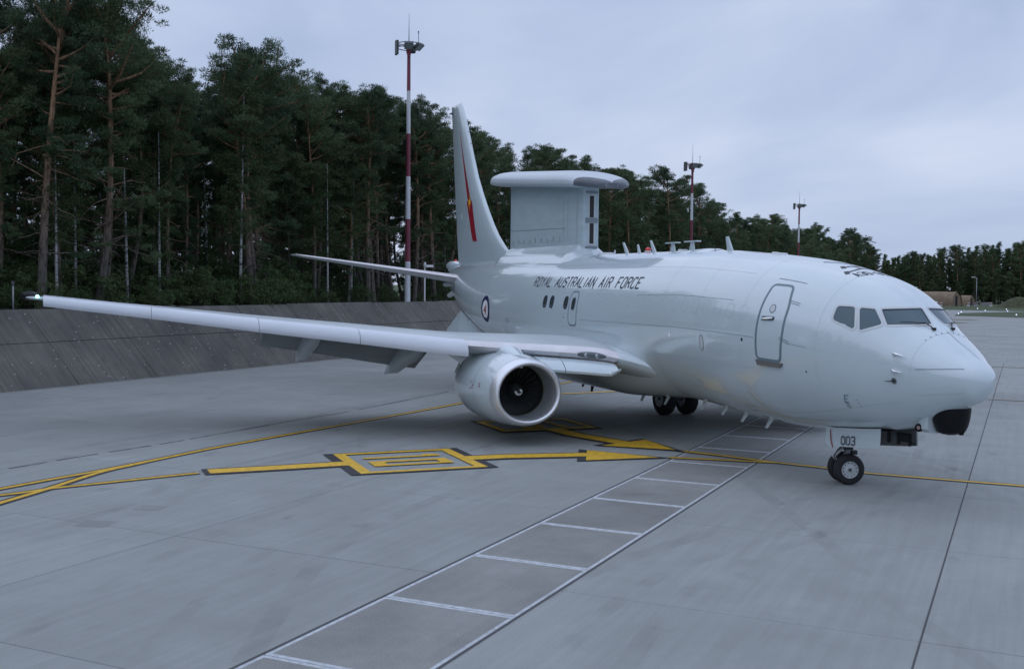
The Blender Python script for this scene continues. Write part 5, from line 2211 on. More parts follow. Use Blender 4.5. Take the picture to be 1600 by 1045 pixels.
# ================================================================== masts and small things
def flood_mast(loc, H, label, head_rot, r0=.205, r1=.115):
    """banded lighting mast: H is the height of the head ring above the base"""
    x, y, z = loc
    root = empty('lighting_mast', loc, label, 'mast', 'red and white apron lighting masts')
    P = lambda dx, dy, dz: Vector((x + dx, y + dy, z + dz))
    nb = 6
    for k in range(nb):
        z0, z1 = H * k / nb, H * (k + 1) / nb
        ra, rb = r0 + (r1 - r0) * k / nb, r0 + (r1 - r0) * (k + 1) / nb
        b = MB()
        b.tube([P(0, 0, z0), P(0, 0, z1)], [ra, rb], 14, cap=False)
        b.build('mast_band', 'mast_white' if k % 2 == 0 else 'mast_red', root, smooth=True)
    b = MB()
    b.tube([P(0, 0, -.1), P(0, 0, .06)], [.45, .45], 12)
    b.build('mast_foot', 'galvanised', root, smooth=True, angle=40)
    b = MB()
    R_ = .80
    for dz in (-.05, -.32):
        b.tube([P(R_ * math.cos(t), R_ * math.sin(t), H + .3 + dz) for t in [2 * PI * k / 24 for k in range(25)]], .03, 6, cap=False)
    for k in range(4):
        t = head_rot + PI / 2 * k
        b.tube([P(0, 0, H + .18), P(R_ * math.cos(t), R_ * math.sin(t), H + .25)], .03, 6)
    b.build('head_ring', 'flood_case', root, smooth=True, angle=40)
    b = MB()
    b.tube([P(0, 0, H - .5), P(0, 0, H - .1), P(0, 0, H + .35)], [r1 * 1.1, .2, .24], 12)
    b.box(P(.16 * math.cos(head_rot), .16 * math.sin(head_rot), H - .28), (.14, .22, .7), rz=head_rot)
    b.build('head_hub', 'mast_red', root, smooth=True, angle=40)
    for k, (t, yaw) in enumerate(((0, 0), (.95, 0), (-.2 + PI, 0))):
        a = head_rot + t
        c = P(R_ * math.cos(a) * 1.04, R_ * math.sin(a) * 1.04, H + .0)
        M = Matrix.Rotation(a, 3, 'Z') @ Matrix.Rotation(rad(52), 3, 'Y')
        b = MB()
        b.box(c, (.20, .62, .54), M=M)
        b.box(c + M @ Vector((-.14, 0, 0)), (.12, .4, .34), M=M)
        fl_ = b.build('floodlight', 'flood_case', root)
        b = MB()
        b.box(c + M @ Vector((.105, 0, 0)), (.012, .55, .47), M=M)
        b.build('lamp_glass', 'flood_glass', fl_)
    a = head_rot - 1.35
    b = MB()
    for d in (-.15, .18):
        c = P(R_ * math.cos(a + d) * 1.1, R_ * math.sin(a + d) * 1.1, H - .05)
        b.box(c, (.16, .22, .95), rz=a + d)
    b.build('antenna_panel', 'flood_case', root)
    b = MB()
    b.tube([P(0, 0, H + .3), P(0, 0, H + 2.35)], [.035, .012], 6)
    b.build('lightning_rod', 'galvanised', root, smooth=True)
    b = MB()
    c = (R_ * math.cos(head_rot + .95), R_ * math.sin(head_rot + .95))
    b.tube([P(*c, H + .3), P(*c, H + .85), P(*c, H + 1.05)], [.02, .02, .05], 6)
    b.build('small_whip', 'flood_case', root)
    return root


# direction from the masts towards the camera
def face(loc):
    return math.atan2(CAM_POS[1] - loc[1], CAM_POS[0] - loc[0])


m1 = pq(-38.35, 42.6, 2.95)
flood_mast(m1, 17.6, 'tall red and white floodlight mast behind the wall, left of the tail fin', face(m1))
m2 = pq(-31.9, 90.4, 0)
flood_mast(m2, 17.1, 'red and white floodlight mast rising behind the middle of the fuselage', face(m2) + .3)
m3 = pq(-32.2, 152.1, 0)
flood_mast(m3, 17.2, 'farthest and smallest red and white mast, rising behind the nose', face(m3) + .2)

# small camera post on the wall crest
cp = pq(-38.3, 44.9, 2.9)
root = empty('camera_post', cp, 'thin white post with a small camera on top, beside the tail', 'camera post')
b = MB()
b.tube([cp, cp + Vector((0, 0, 2.75))], .055, 10)
b.build('post', 'camera_white', root, smooth=True, angle=40)
b = MB()
b.box(cp + Vector((.15, .28, 2.72)), (.2, .55, .16))
b.tube([cp + Vector((0, 0, 2.7)), cp + Vector((0, 0, 3.0))], [.10, .08], 10)
b.build('camera_head', 'camera_white', root, smooth=True, angle=40)
wp = pq(-38.4, 10.2, 2.9)
root = empty('marker_post', wp, 'thin dark post on the wall beyond the wingtip', 'post')
b = MB()
b.tube([wp, wp + Vector((0, 0, 1.25))], .035, 8)
b.build('post', 'galvanised', root, smooth=True)
b = MB()
b.box(wp + Vector((0, 0, 1.32)), (.12, .12, .16))
b.build('post_cap', 'flood_case', root)

# far lamp post
lp = Vector((-192.0, 190.5, -.05))
root = empty('street_lamp', lp, 'grey lamp post standing before the far forest', 'street lamp')
b = MB()
b.tube([lp, lp + Vector((0, 0, 3.6)), lp + Vector((0, 0, 7.2))], [.11, .09, .06], 8)
b.build('post', 'galvanised', root, smooth=True)
b = MB()
b.tube([lp + Vector((0, 0, 7.2)), lp + Vector((-.3, -.5, 7.4))], .05, 6)
b.box(lp + Vector((-.45, -.8, 7.42)), (.28, .7, .14), rz=-.5)
b.build('lamp_head', 'camera_white', root)


# arched shelters
def shelter(c, ang, R_, L, H, label):
    root = empty('arched_shelter', c, label, 'shelter', 'tan arched shelters at the far edge')
    M = Matrix.Rotation(ang, 3, 'Z')
    b = MB()
    rows_ = []
    n = 40
    for i in range(n + 1):
        r = 1.0 + (.018 if i % 2 else 0)
        rows_.append([c + M @ Vector((-L * i / n, R_ * r * math.cos(PI * k / 16), H * r * math.sin(PI * k / 16))) for k in range(17)])
    b.grid(rows_)
    b.build('arched_roof', 'canvas_tan', root)
    b = MB()
    arch = [c + M @ Vector((-.25, R_ * .985 * math.cos(PI * k / 16), H * .985 * math.sin(PI * k / 16))) for k in range(17)]
    b.fan(arch)
    back = [c + M @ Vector((-L + .2, R_ * .985 * math.cos(PI * k / 16), H * .985 * math.sin(PI * k / 16))) for k in range(17)]
    b.fan(back)
    b.build('end_wall', 'canvas_tan', root)
    b = MB()
    b.box(c + M @ Vector((-.23, 0, H * .36)), (.06, R_ * .42, H * .72), rz=ang)
    b.build('door_opening', 'inside_dark', root)
    return root


sh_ang = math.atan2(-.55, .62)
shelter(Vector((-204.5, 196.5, -.09)), math.atan2(.272, .947), 2.6, 15, 3.7, 'larger tan arched shelter with dark door opening, just beyond the nose')
shelter(Vector((-216.5, 213.5, -.09)), math.atan2(.272, .947), 1.8, 7, 2.7, 'smaller tan arched shelter right of the larger one')
for i, (x, y, lb) in enumerate(((-196.5, 183.5, 'pale drum left of the shelter door'), (-197.5, 193.4, 'pale drum at the right edge of the larger shelter door'),
                                (-196.5, 194.9, 'pale drum right beside the shelter corner, of a close pair'), (-200.0, 203.4, 'pale drum standing alone between shelter and lamp post'))):
    b = MB()
    b.tube([(x, y, -.09), (x, y, .4), (x, y, .95)], [.36, .40, .34], 10)
    root = empty('marker_drum', (x, y, -.09), lb, 'drum', 'pale drums near the shelters')
    b.build('drum_body', 'drum_white', root, smooth=True, angle=40)
    b = MB()
    b.tube([(x, y, .55), (x, y, .75)], .405, 10, cap=False)
    b.build('drum_stripe', 'mast_red', root, smooth=True)
# low barrier and vehicle-sized crate near the shelters
x, y = -204.0, 201.5
root = empty('low_barrier', (x, y, -.09), 'low dark barrier beside the small shelter', 'barrier')
b = MB()
b.box((x, y, .62), (.15, 5.2, .12), rz=.4)
b.box((x, y, .3), (.15, 5.2, .10), rz=.4)
b.build('rail', 'flood_case', root)
b = MB()
for d in (-2.3, 0, 2.3):
    b.box((x - d * math.sin(.4), y + d * math.cos(.4), .25), (.14, .14, .75), rz=.4)
b.build('rail_post', 'galvanised', root)
x, y = -214, 216
root = empty('concrete_block_row', (x, y, -.09), 'pale low concrete wall right of the lamp post', 'low wall')
b = MB()
b.box((x, y, .3), (.5, 9.0, .9), rz=.5)
b.build('block', 'panel_concrete', root)
# taxiway edge lights
for i, (x, y) in enumerate(((-162.5, 161.6), (-134.5, 129.9), (-125.3, 120.4), (-145.0, 146.1), (-154.9, 161.8), (-140.7, 147.3), (-118.3, 125.8))):
    lb = ('farthest-left lit taxiway edge light by the far grass', 'lit edge light on the near left corner of the grass island, upper of two', 'lit edge light at the grass island tip, lower of two',
          'lit edge light in the middle of the taxiway edge', 'lit edge light, upper of the pair on the right of the taxiway', 'lit edge light, lower of the pair on the right of the taxiway',
          'lit edge light nearest the right picture edge on the grass island')[i]
    root = empty('edge_light', (x, y, -.03), lb, 'edge light', 'lit taxiway edge lights')
    b = MB()
    b.tube([(x, y, -.05), (x, y, .22)], [.09, .06], 8)
    b.build('light_base', 'galvanised', root, smooth=True, angle=40)
    b = MB()
    ellipsoid(b, (x, y, .30), (.095, .095, .095), 10, 8)
    b.build('light_globe', 'edge_light', root, smooth=True)

# earth mound
b = MB()
mc = Vector((-183, 195, -.12))
rows_ = []
rr = random.Random(5)
for i in range(13):
    t = i / 12
    hh = 2.75 * (0.5 + 0.5 * math.cos(PI * t)) ** .9
    rows_.append([mc + Vector(((6.2 * t + .01) * math.cos(a) * 1.0, (6.8 * t + .01) * math.sin(a), hh + rr.uniform(-.10, .10) * (1 - t) * (t > .05))) for a in [2 * PI * k / 36 for k in range(36)]])
b.grid(rows_, closed=True)
tag(b.build('earth_mound', 'earth', smooth=True), 'rounded grassy earth mound before the far forest', kind='structure')


# ================================================================== trees
def np_mesh(name, V, T, mats, mi=None):
    me = bpy.data.meshes.new(name)
    V = np.asarray(V, dtype=np.float32)
    T = np.asarray(T, dtype=np.int32)
    me.vertices.add(len(V))
    me.vertices.foreach_set('co', V.ravel())
    me.loops.add(T.size)
    me.loops.foreach_set('vertex_index', T.ravel())
    me.polygons.add(len(T))
    me.polygons.foreach_set('loop_start', np.arange(0, T.size, T.shape[1], dtype=np.int32))
    for k in mats:
        me.materials.append(MATS[k])
    if mi is not None:
        me.polygons.foreach_set('material_index', np.asarray(mi, dtype=np.int32))
    me.update(calc_edges=True)
    return me


def tufts(rng, centers, radii, n, blen, bwid, flat=.6, upb=.5):
    """blades spraying out of clump centres: arrays of triangles"""
    C_ = np.repeat(np.asarray(centers), n, axis=0)
    R_ = np.repeat(np.asarray(radii), n)
    k = len(C_)
    d = rng.normal(size=(k, 3))
    d /= np.linalg.norm(d, axis=1)[:, None] + 1e-9
    rr_ = rng.random(k) ** .5
    off = d * (R_ * rr_)[:, None]
    off[:, 2] *= flat
    base = C_ + off
    dr = d + np.array([0, 0, upb]) + rng.normal(size=(k, 3)) * .45
    dr /= np.linalg.norm(dr, axis=1)[:, None] + 1e-9
    sd_ = np.cross(dr, rng.normal(size=(k, 3)))
    sd_ /= np.linalg.norm(sd_, axis=1)[:, None] + 1e-9
    L = blen * (.6 + .8 * rng.random(k))
    W = bwid * (.6 + .8 * rng.random(k))
    a = base - sd_ * (W / 2)[:, None]
    b_ = base + sd_ * (W / 2)[:, None]
    c = base + dr * L[:, None]
    V = np.stack([a, b_, c], 1).reshape(-1, 3)
    T = np.arange(len(V)).reshape(-1, 3)
    return V, T


def leaf_quads(rng, centers, radii, n, size, flat=.8):
    C_ = np.repeat(np.asarray(centers), n, axis=0)
    R_ = np.repeat(np.asarray(radii), n)
    k = len(C_)
    d = rng.normal(size=(k, 3))
    d /= np.linalg.norm(d, axis=1)[:, None] + 1e-9
    off = d * (R_ * rng.random(k) ** .4)[:, None]
    off[:, 2] *= flat
    base = C_ + off
    u = rng.normal(size=(k, 3))
    u /= np.linalg.norm(u, axis=1)[:, None] + 1e-9
    v = np.cross(u, rng.normal(size=(k, 3)))
    v /= np.linalg.norm(v, axis=1)[:, None] + 1e-9
    s_ = size * (.6 + .8 * rng.random(k))[:, None]
    P = np.stack([base - u * s_ * .6, base + v * s_ * .35, base + u * s_ * .6], 1)
    V = P.reshape(-1, 3)
    return V, np.arange(len(V)).reshape(-1, 3)


def make_pine(seed, H, crown0, spread, blades, low_dead=8, lean=.3, thin=1.0, nbr=None, flat=.45, cone=0.0):
    """returns (trunk mesh, crown mesh); local origin at the foot"""
    rng = np.random.default_rng(seed)
    b = MB()
    lx, ly = rng.normal(size=2) * lean
    cx, cy = rng.normal(size=2) * .25
    tr = lambda z: Vector((lx * (z / H) + cx * math.sin(PI * z / H), ly * (z / H) + cy * math.sin(PI * 1.3 * z / H), z))
    zs = [0, .3, 1, 2] + [2 + (H - 2) * i / 11 for i in range(1, 12)]
    r0 = H * .0105 * thin
    b.tube([tr(z) - Vector((0, 0, .3 if z == 0 else 0)) for z in zs], [r0 * (1.35 if z == 0 else 1.12 if z < .5 else 1) * (1 - .80 * (z / H) ** 1.2) for z in zs], 9)
    cen, crad = [], []
    nb = int((nbr or 27) + 8 * rng.random())
    z0 = H * crown0
    for i in range(nb):
        f = i / (nb - 1)
        z = z0 + (H * .985 - z0) * (f ** .85)
        shape = spread * (math.sin(PI * min(1, .22 + .80 * (1 - f) ** .8)) ** .8) * (.55 + .75 * rng.random())
        if cone:
            shape = spread * ((1 - f) ** .75 * cone + .12) * (.6 + .6 * rng.random())
        if f > .9:
            shape *= .75
        L = max(.5, shape)
        az = rng.random() * 2 * PI if i % 3 else i * 2.4
        el = interp([(0, -.12), (.4, .16), (.8, .5), (1, 1.0)], f) + rng.normal() * .14
        p = tr(z)
        pts = [p]
        d = Vector((math.cos(az) * math.cos(el), math.sin(az) * math.cos(el), math.sin(el)))
        nseg = 5
        for k in range(nseg):
            d = (d + Vector((rng.normal() * .14, rng.normal() * .14, .10 + rng.normal() * .08))).normalized()
            p = p + d * (L / nseg)
            pts.append(p)
        br = .020 * L * thin + .012
        b.tube(pts, [br * (1 - .75 * k / nseg) for k in range(nseg + 1)], 4, cap=False)
        npad = max(3, int(4 + L * 3.4))
        for k in range(npad):
            t = .38 + .62 * (k + rng.random()) / npad
            x = t * nseg
            j = min(nseg - 1, int(x))
            c = pts[j] * (1 - (x - j)) + pts[j + 1] * (x - j)
            wsp = .34 * L * (1.15 - t) + .16
            side = Vector((-math.sin(az), math.cos(az), 0)) * (rng.normal() * wsp)
            c = c + side + Vector((0, 0, rng.normal() * .10 + .12))
            cen.append(tuple(c))
            crad.append(.24 + .24 * rng.random() + .03 * L)
    # top tuft
    for k in range(7):
        cen.append(tuple(tr(H * (.93 + .07 * rng.random())) + Vector((rng.normal() * .3, rng.normal() * .3, 0))))
        crad.append(.30 + .1 * rng.random())
    # bare dead limbs below the crown
    for i in range(low_dead):
        z = H * (.16 + (crown0 - .10) * rng.random()) if crown0 > .25 else H * (.1 + .2 * rng.random())
        az = rng.random() * 2 * PI
        L = .8 + 2.4 * rng.random()
        p = tr(z)
        pts = [p]
        d = Vector((math.cos(az), math.sin(az), .25 + .3 * rng.normal())).normalized()
        for k in range(5):
            d = (d + Vector((rng.normal() * .22, rng.normal() * .22, -.10 + rng.normal() * .2))).normalized()
            p = p + d * (L / 5)
            pts.append(p)
        b.tube(pts, [.030 * (1 - .8 * k / 5) * (1 + .3 * L) for k in range(6)], 4, cap=False)
        if L > 2.2 and rng.random() < .5:
            for k in range(5):
                cen.append(tuple(pts[-1 - k % 2] + Vector((rng.normal() * .4, rng.normal() * .4, rng.normal() * .2))))
                crad.append(.28)
    V, T = tufts(rng, cen, crad, blades, .19, .050, flat, .75)
    n_t = None
    tm = bpy.data.meshes.new('pine_trunk')
    tm.from_pydata(b.v, [], b.f)
    tm.materials.append(MATS['pine_bark'])
    tm.polygons.foreach_set('use_smooth', [True] * len(tm.polygons))
    cm = np_mesh('pine_crown', V, T, ['pine_needles'])
    return tm, cm, (b.v, b.f, V, T)


def make_broad(seed, H, crown0, spread, leaves, leafmat, barkmat, weep=0.0, size=.16, slim=1.0, dens_=1.0):
    rng = np.random.default_rng(seed)
    b = MB()
    lx, ly = rng.normal(size=2) * .5
    tr = lambda z: Vector((lx * (z / H) ** 1.3, ly * (z / H) ** 1.3, z))
    zs = [0, .4] + [.4 + (H - .4) * i / 10 for i in range(1, 11)]
    r0 = H * .0085 * slim
    b.tube([tr(z) - Vector((0, 0, .3 if z == 0 else 0)) for z in zs], [r0 * (1.2 if z == 0 else 1) * (1 - .85 * (z / H)) for z in zs], 8)
    cen, crad = [], []
    nb = 22
    for i in range(nb):
        f = i / (nb - 1)
        z = H * crown0 + (H * .96 - H * crown0) * f
        L = spread * (math.sin(PI * (.16 + .78 * (1 - f))) ** .7) * (.6 + .6 * rng.random())
        az = i * 2.4 + rng.normal() * .4
        el = .55 + .3 * f + rng.normal() * .15
        p = tr(z)
        pts = [p]
        d = Vector((math.cos(az) * math.cos(el), math.sin(az) * math.cos(el), math.sin(el)))
        for k in range(5):
            d = (d + Vector((rng.normal() * .15, rng.normal() * .15, (-.18 - weep) * (k > 1)))).normalized()
            p = p + d * (L / 5)
            pts.append(p)
        b.tube(pts, [(.015 * L + .008) * (1 - .8 * k / 5) for k in range(6)], 4, cap=False)
        npad = int((4 + L * 3.0) * dens_)
        for k in range(npad):
            t = .3 + .7 * rng.random()
            x = t * 5
            j = min(4, int(x))
            c = pts[j] * (1 - (x - j)) + pts[j + 1] * (x - j)
            c = c + Vector((rng.normal() * .35, rng.normal() * .35, rng.normal() * .25 - weep * rng.random() * 1.5))
            cen.append(tuple(c))
            crad.append(.30 + .32 * rng.random())
    V, T = leaf_quads(rng, cen, crad, leaves, size)
    tm = bpy.data.meshes.new('trunk')
    tm.from_pydata(b.v, [], b.f)
    tm.materials.append(MATS[barkmat])
    tm.materials.append(MATS['brown_bark'])
    ntr = (len(zs) - 1) * 8 + 2
    tm.polygons.foreach_set('material_index', [0 if i < ntr else 1 for i in range(len(tm.polygons))])
    tm.polygons.foreach_set('use_smooth', [True] * len(tm.polygons))
    return tm, np_mesh('crown', V, T, [leafmat]), (b.v, b.f, V, T)


PINES = [make_pine(11 + i, 17.0, c0, sp * 1.08, 84, ld, ln) for i, (c0, sp, ld, ln) in enumerate(((.36, 3.1, 12, .5), (.44, 2.7, 14, .3), (.30, 3.4, 9, .7), (.50, 2.5, 14, .9), (.38, 2.9, 12, .2), (.24, 3.1, 7, .4), (.54, 2.4, 16, .6), (.34, 3.7, 10, .5)))]
HERO = [make_pine(131, 17.0, .50, 3.5, 84, 34, 1.0, 1.45, nbr=26), make_pine(132, 17.0, .56, 3.0, 84, 38, 1.3, 1.25, nbr=24), make_pine(133, 17.0, .42, 3.9, 84, 30, .7, 1.4, nbr=30), make_pine(134, 17.0, .66, 2.2, 84, 26, 1.8, 1.0, nbr=20)]
BIRCH = [make_broad(41 + i, 13.5, .34, 1.9, 62, 'birch_leaves', 'birch_bark', .25, .13, .95) for i in range(3)]
DEEP = [make_pine(91 + i, 17.0, .03, 3.2, 26, 0, .3, nbr=40, cone=1.0) for i in range(3)]
FULL = [make_pine(101 + i, 17.0, c0, sp, 64, 4, .3, nbr=42, flat=.5, cone=cn) for i, (c0, sp, cn) in enumerate(((.06, 2.9, .95), (.12, 2.6, .9), (.05, 3.3, 1.0), (.16, 2.7, 0)))]
BROAD = [make_broad(61 + i, 13.0, .14, 3.3, 40, 'broad_leaves', 'brown_bark', .05, .20, 1.0, 1.5) for i in range(3)]


def plant(name, kindset, i, loc, h_scale, rz, label, cat, group, xy=None):
    tm, cm, _ = kindset[i % len(kindset)]
    root = bpy.data.objects.new(name, None)
    root.empty_display_size = .3
    COL.objects.link(root)
    root.location = loc
    root.rotation_euler = (random.uniform(-.02, .02), random.uniform(-.02, .02), rz)
    k = xy or h_scale
    root.scale = (k, k, h_scale)
    tag(root, label, cat, group)
    for nm, me in (('trunk', tm), ('crown', cm)):
        o = bpy.data.objects.new(nm, me)
        COL.objects.link(o)
        o.parent = root
    return root


TOPZ = [(-60, 17.5), (11, 16.9), (14, 17.6), (17, 18.6), (18.6, 18.4), (20, 16.3), (27, 16.5), (32, 18.2), (36, 18.2), (42, 18.4), (46, 18.2), (52, 18.2), (58, 17.2), (63, 15.8), (69, 16.8), (75, 17.3),
        (87, 18.2), (106, 18.2), (120, 18.1), (132, 17.1), (139, 16.3), (155, 16.5), (169, 17.4), (197, 17.0), (226, 17.4), (252, 18.3), (291, 18.8), (330, 18)]
tr_ = random.Random(21)
NEAR_ROWS = [(-41.6, 3.1), (-43.8, 2.9), (-46.4, 3.1), (-50.0, 3.4), (-54.2, 3.6)]


def zone(q):
    for lim_, ph in ((17, 'at the left picture edge beyond the wingtip'), (30, 'behind the outer wing'), (42, 'between the outer wing and the near mast'), (55, 'right behind the near mast'),
                     (70, 'behind the tail fin'), (105, 'behind the flat antenna'), (150, 'between the antenna and the second mast'), (400, 'running on towards the right behind the nose')):
        if q < lim_:
            return ph


_o1 = ['first', 'second', 'third', 'fourth', 'fifth', 'sixth', 'seventh', 'eighth', 'ninth', 'tenth', 'eleventh', 'twelfth', 'thirteenth', 'fourteenth', 'fifteenth', 'sixteenth',
       'seventeenth', 'eighteenth', 'nineteenth']
ORD = list(_o1)
for t_, c_ in (('twent', 'twenty'), ('thirt', 'thirty'), ('fort', 'forty'), ('fift', 'fifty'), ('sixt', 'sixty'), ('sevent', 'seventy')):
    ORD += [t_ + 'ieth'] + [c_ + '-' + w_ for w_ in _o1[:9]]
ROWN = ('front row', 'second row', 'third row', 'fourth row', 'rear row')
idx = 0
for ri, (p, sp) in enumerate(NEAR_ROWS):
    cnt = [0, 0]
    q = -6 + ri * 1.1
    while q < 66:
        qq, pp = q + tr_.uniform(-.9, .9), p + tr_.uniform(-1.0, 1.0)
        q += sp * tr_.uniform(.75, 1.25)
        top = 4.4 + (interp(TOPZ, qq + (p + 43) * -1.1) - 4.4) * min(1.0, (.5 - p) / 43.5) * .97
        birch = tr_.random() < (.13 if ri < 3 else .05)
        zt0 = terr_z(pp, qq) - .1
        if birch:
            h = tr_.uniform(10, 13.0)
            plant('birch_tree', BIRCH, idx, pq(pp, qq, zt0), h / 13.5, tr_.uniform(0, 6.28),
                  'slender white-barked birch, %s birch from the left in the %s of the near forest' % (ORD[cnt[1]], ROWN[ri]), 'tree', 'birches in the dense forest')
        else:
            h = max(11, (top - zt0) * tr_.choice((1.0, .97, .9, .84, .93)))
            plant('pine_tree', PINES, tr_.randrange(8), pq(pp, qq, zt0), h / 17.0, tr_.uniform(0, 6.28),
                  'tall dark pine, %s pine from the left in the %s of the near forest' % (ORD[cnt[0]], ROWN[ri]), 'tree', 'pines of the dense forest', xy=h / 17.0 * tr_.uniform(.9, 1.12))
        cnt[1 if birch else 0] += 1
        idx += 1
for ri, (p, sp) in enumerate(((-41.5, 4.6), (-45.5, 4.8), (-50, 5.2), (-55, 6.0))):
    cnt = [0, 0]
    q = 67 + ri * 1.7
    while q < 318:
        qq, pp = q + tr_.uniform(-1.4, 1.4), p + tr_.uniform(-1.5, 1.5)
        q += sp * tr_.uniform(.75, 1.25) * (1 if q < 170 else 1.35)
        top = interp(TOPZ, qq + (p + 43) * -1.6) - .35
        zt0 = terr_z(pp, qq) - .1
        r = tr_.random()
        leafy = .45 if 150 < qq else .22
        if r < leafy:
            h = (top - zt0) * tr_.uniform(.72, 1.0) * (.9 if ri else .82)
            plant('broadleaf_tree', BROAD, idx, pq(pp, qq, zt0), h / 13.0, tr_.uniform(0, 6.28),
                  'rounded lighter green tree, %s leafy one beyond the tail fin in the %s' % (ORD[cnt[1]], ROWN[ri]), 'tree', 'leafy trees of the forest edge')
        else:
            h = (top - zt0) * tr_.choice((1.0, .96, .9, .86))
            plant('pine_tree', PINES[:6] + FULL, tr_.randrange(10), pq(pp, qq, zt0), h / 17.0, tr_.uniform(0, 6.28),
                  'dark pine, %s pine rightwards from the tail fin in the %s' % (ORD[cnt[0]], ROWN[ri]), 'tree', 'pines of the forest running away to the right', xy=h / 17 * tr_.uniform(.9, 1.15))
        cnt[1 if r < leafy else 0] += 1
        idx += 1
for i, (p, q, h, k, rz, lb) in enumerate((
        (-39.6, 12.7, 17.5, 0, .4, 'thick crooked pine with many bare limbs, nearest the wingtip'), (-40.2, 14.3, 16.6, 1, 2.1, 'leaning pine with forked bare limbs, second from the wingtip'),
        (-39.9, 16.3, 17.8, 2, 4.0, 'broad crowned pine of a close pair over the outer wing'), (-40.3, 17.1, 17.0, 1, 5.2, 'slimmer pine of a close pair over the outer wing'),
        (-40.6, 21.8, 14.2, 1, 1.0, 'broad pine between the wingtip and the grey pair of trunks'),
        (-39.6, 27.4, 16.0, 0, 3.0, 'tall pine with pale grey foot near the tailplane tip'), (-40.0, 28.4, 17.3, 2, .9, 'tall reddish pine right of the pale footed one'),
        (-40.0, 37.8, 12.5, 3, 2.6, 'slim leaning half bare pine above the tailplane'), (-39.8, 39.9, 16.8, 1, .2, 'reddish pine of a close pair left of the near mast'),
        (-39.9, 40.7, 16.2, 0, 2.2, 'thicker pine of a close pair left of the near mast'), (-40.4, 47.0, 17.0, 1, 4.4, 'reddish pine just right of the near mast'),
        (-40.6, 50.4, 16.4, 2, 1.7, 'broad pine close to the left edge of the tail fin'))):
    plant('pine_tree', HERO, k, pq(p, q, terr_z(p, q) - .1), (h - 3.3) / 17.0, rz, lb, 'tree', 'large pines along the wall crest')
for i, (p, q, h, lb) in enumerate(((-39.4, 13.4, 9.5, 'white birch trunk right behind the wingtip light'), (-40.6, 18.9, 11.0, 'white birch behind the outer slat panel'),
                                   (-40.2, 20.7, 10.0, 'leaning white birch in the dark gap behind the outer wing'), (-39.8, 26.6, 12.0, 'tall white birch left of the pale footed pine'),
                                   (-39.7, 35.0, 9.0, 'small white birch under the tailplane tip'), (-40.4, 38.7, 10.0, 'white birch under the middle of the tailplane'))):
    plant('birch_tree', BIRCH, i, pq(p, q, terr_z(p, q) - .1), h / 13.5, 1.1 * i, lb, 'tree', 'birches along the wall crest')
for i, (p, q, h) in enumerate(((-41.5, 33.5, 7.5), (-42.5, 36.2, 6.5), (-44.5, 26.5, 6.0), (-43.5, 40.0, 7.2), (-45, 48.5, 6.5), (-43, 20.5, 5.0), (-46.5, 31.0, 8.0), (-47, 44.5, 8), (-44.5, 54.0, 6.8), (-46, 58.5, 7.5), (-48, 15.0, 7.0), (-49, 23.5, 8.0))):
    plant('young_leafy_tree', BROAD, i, pq(p, q, terr_z(p, q) - .1), h / 13.0, i * 1.3,
          'young mid-green leafy tree under the pines, %s from the left' % ORD[i], 'tree', 'young leafy trees under the pines', xy=h / 13.0 * 1.1)
# far forest closing the view at right
def far_pt(u_, d):
    """u_ metres right of the line of sight centre direction, d metres ahead of the camera (fixed world frame)"""
    return Vector((-239.0, 236.0, 0)) + Vector((.371, .928, 0)) * u_ + Vector((-.928, .371, 0)) * d


for ri, d in enumerate((0, 5, 11)):
    u_ = -52 + ri
    cnt = [0, 0]
    while u_ < 84:
        pt = far_pt(u_ + tr_.uniform(-1, 1), d + tr_.uniform(-2, 2))
        topz = interp([(-40, 15.6), (-20, 14.6), (0, 16.6), (10, 17.8), (22, 19.2), (35, 21), (80, 22)], u_) * tr_.uniform(.9, 1.04)
        u_ += 3.3 * tr_.uniform(.8, 1.3)
        lowfront = ri == 0
        lf = tr_.random() < (.7 if lowfront else .15)
        cnt[1 if lf else 0] += 1
        if lf:
            h = topz * (tr_.uniform(.42, .62) if lowfront else .9)
            plant('broadleaf_tree', BROAD, idx, pt, h / 13, tr_.uniform(0, 6.28), 'mid green leafy tree, %s from the left in the %s of the far forest' % (ORD[cnt[1]], ROWN[ri]), 'tree', 'leafy trees of the far forest')
        else:
            plant('pine_tree', FULL, tr_.randrange(4), pt, topz / 17, tr_.uniform(0, 6.28), 'dark far pine, %s from the left in the %s of the far forest' % (ORD[cnt[0]], ROWN[ri]), 'tree', 'pines of the far forest', xy=topz / 17 * 1.1)
        idx += 1


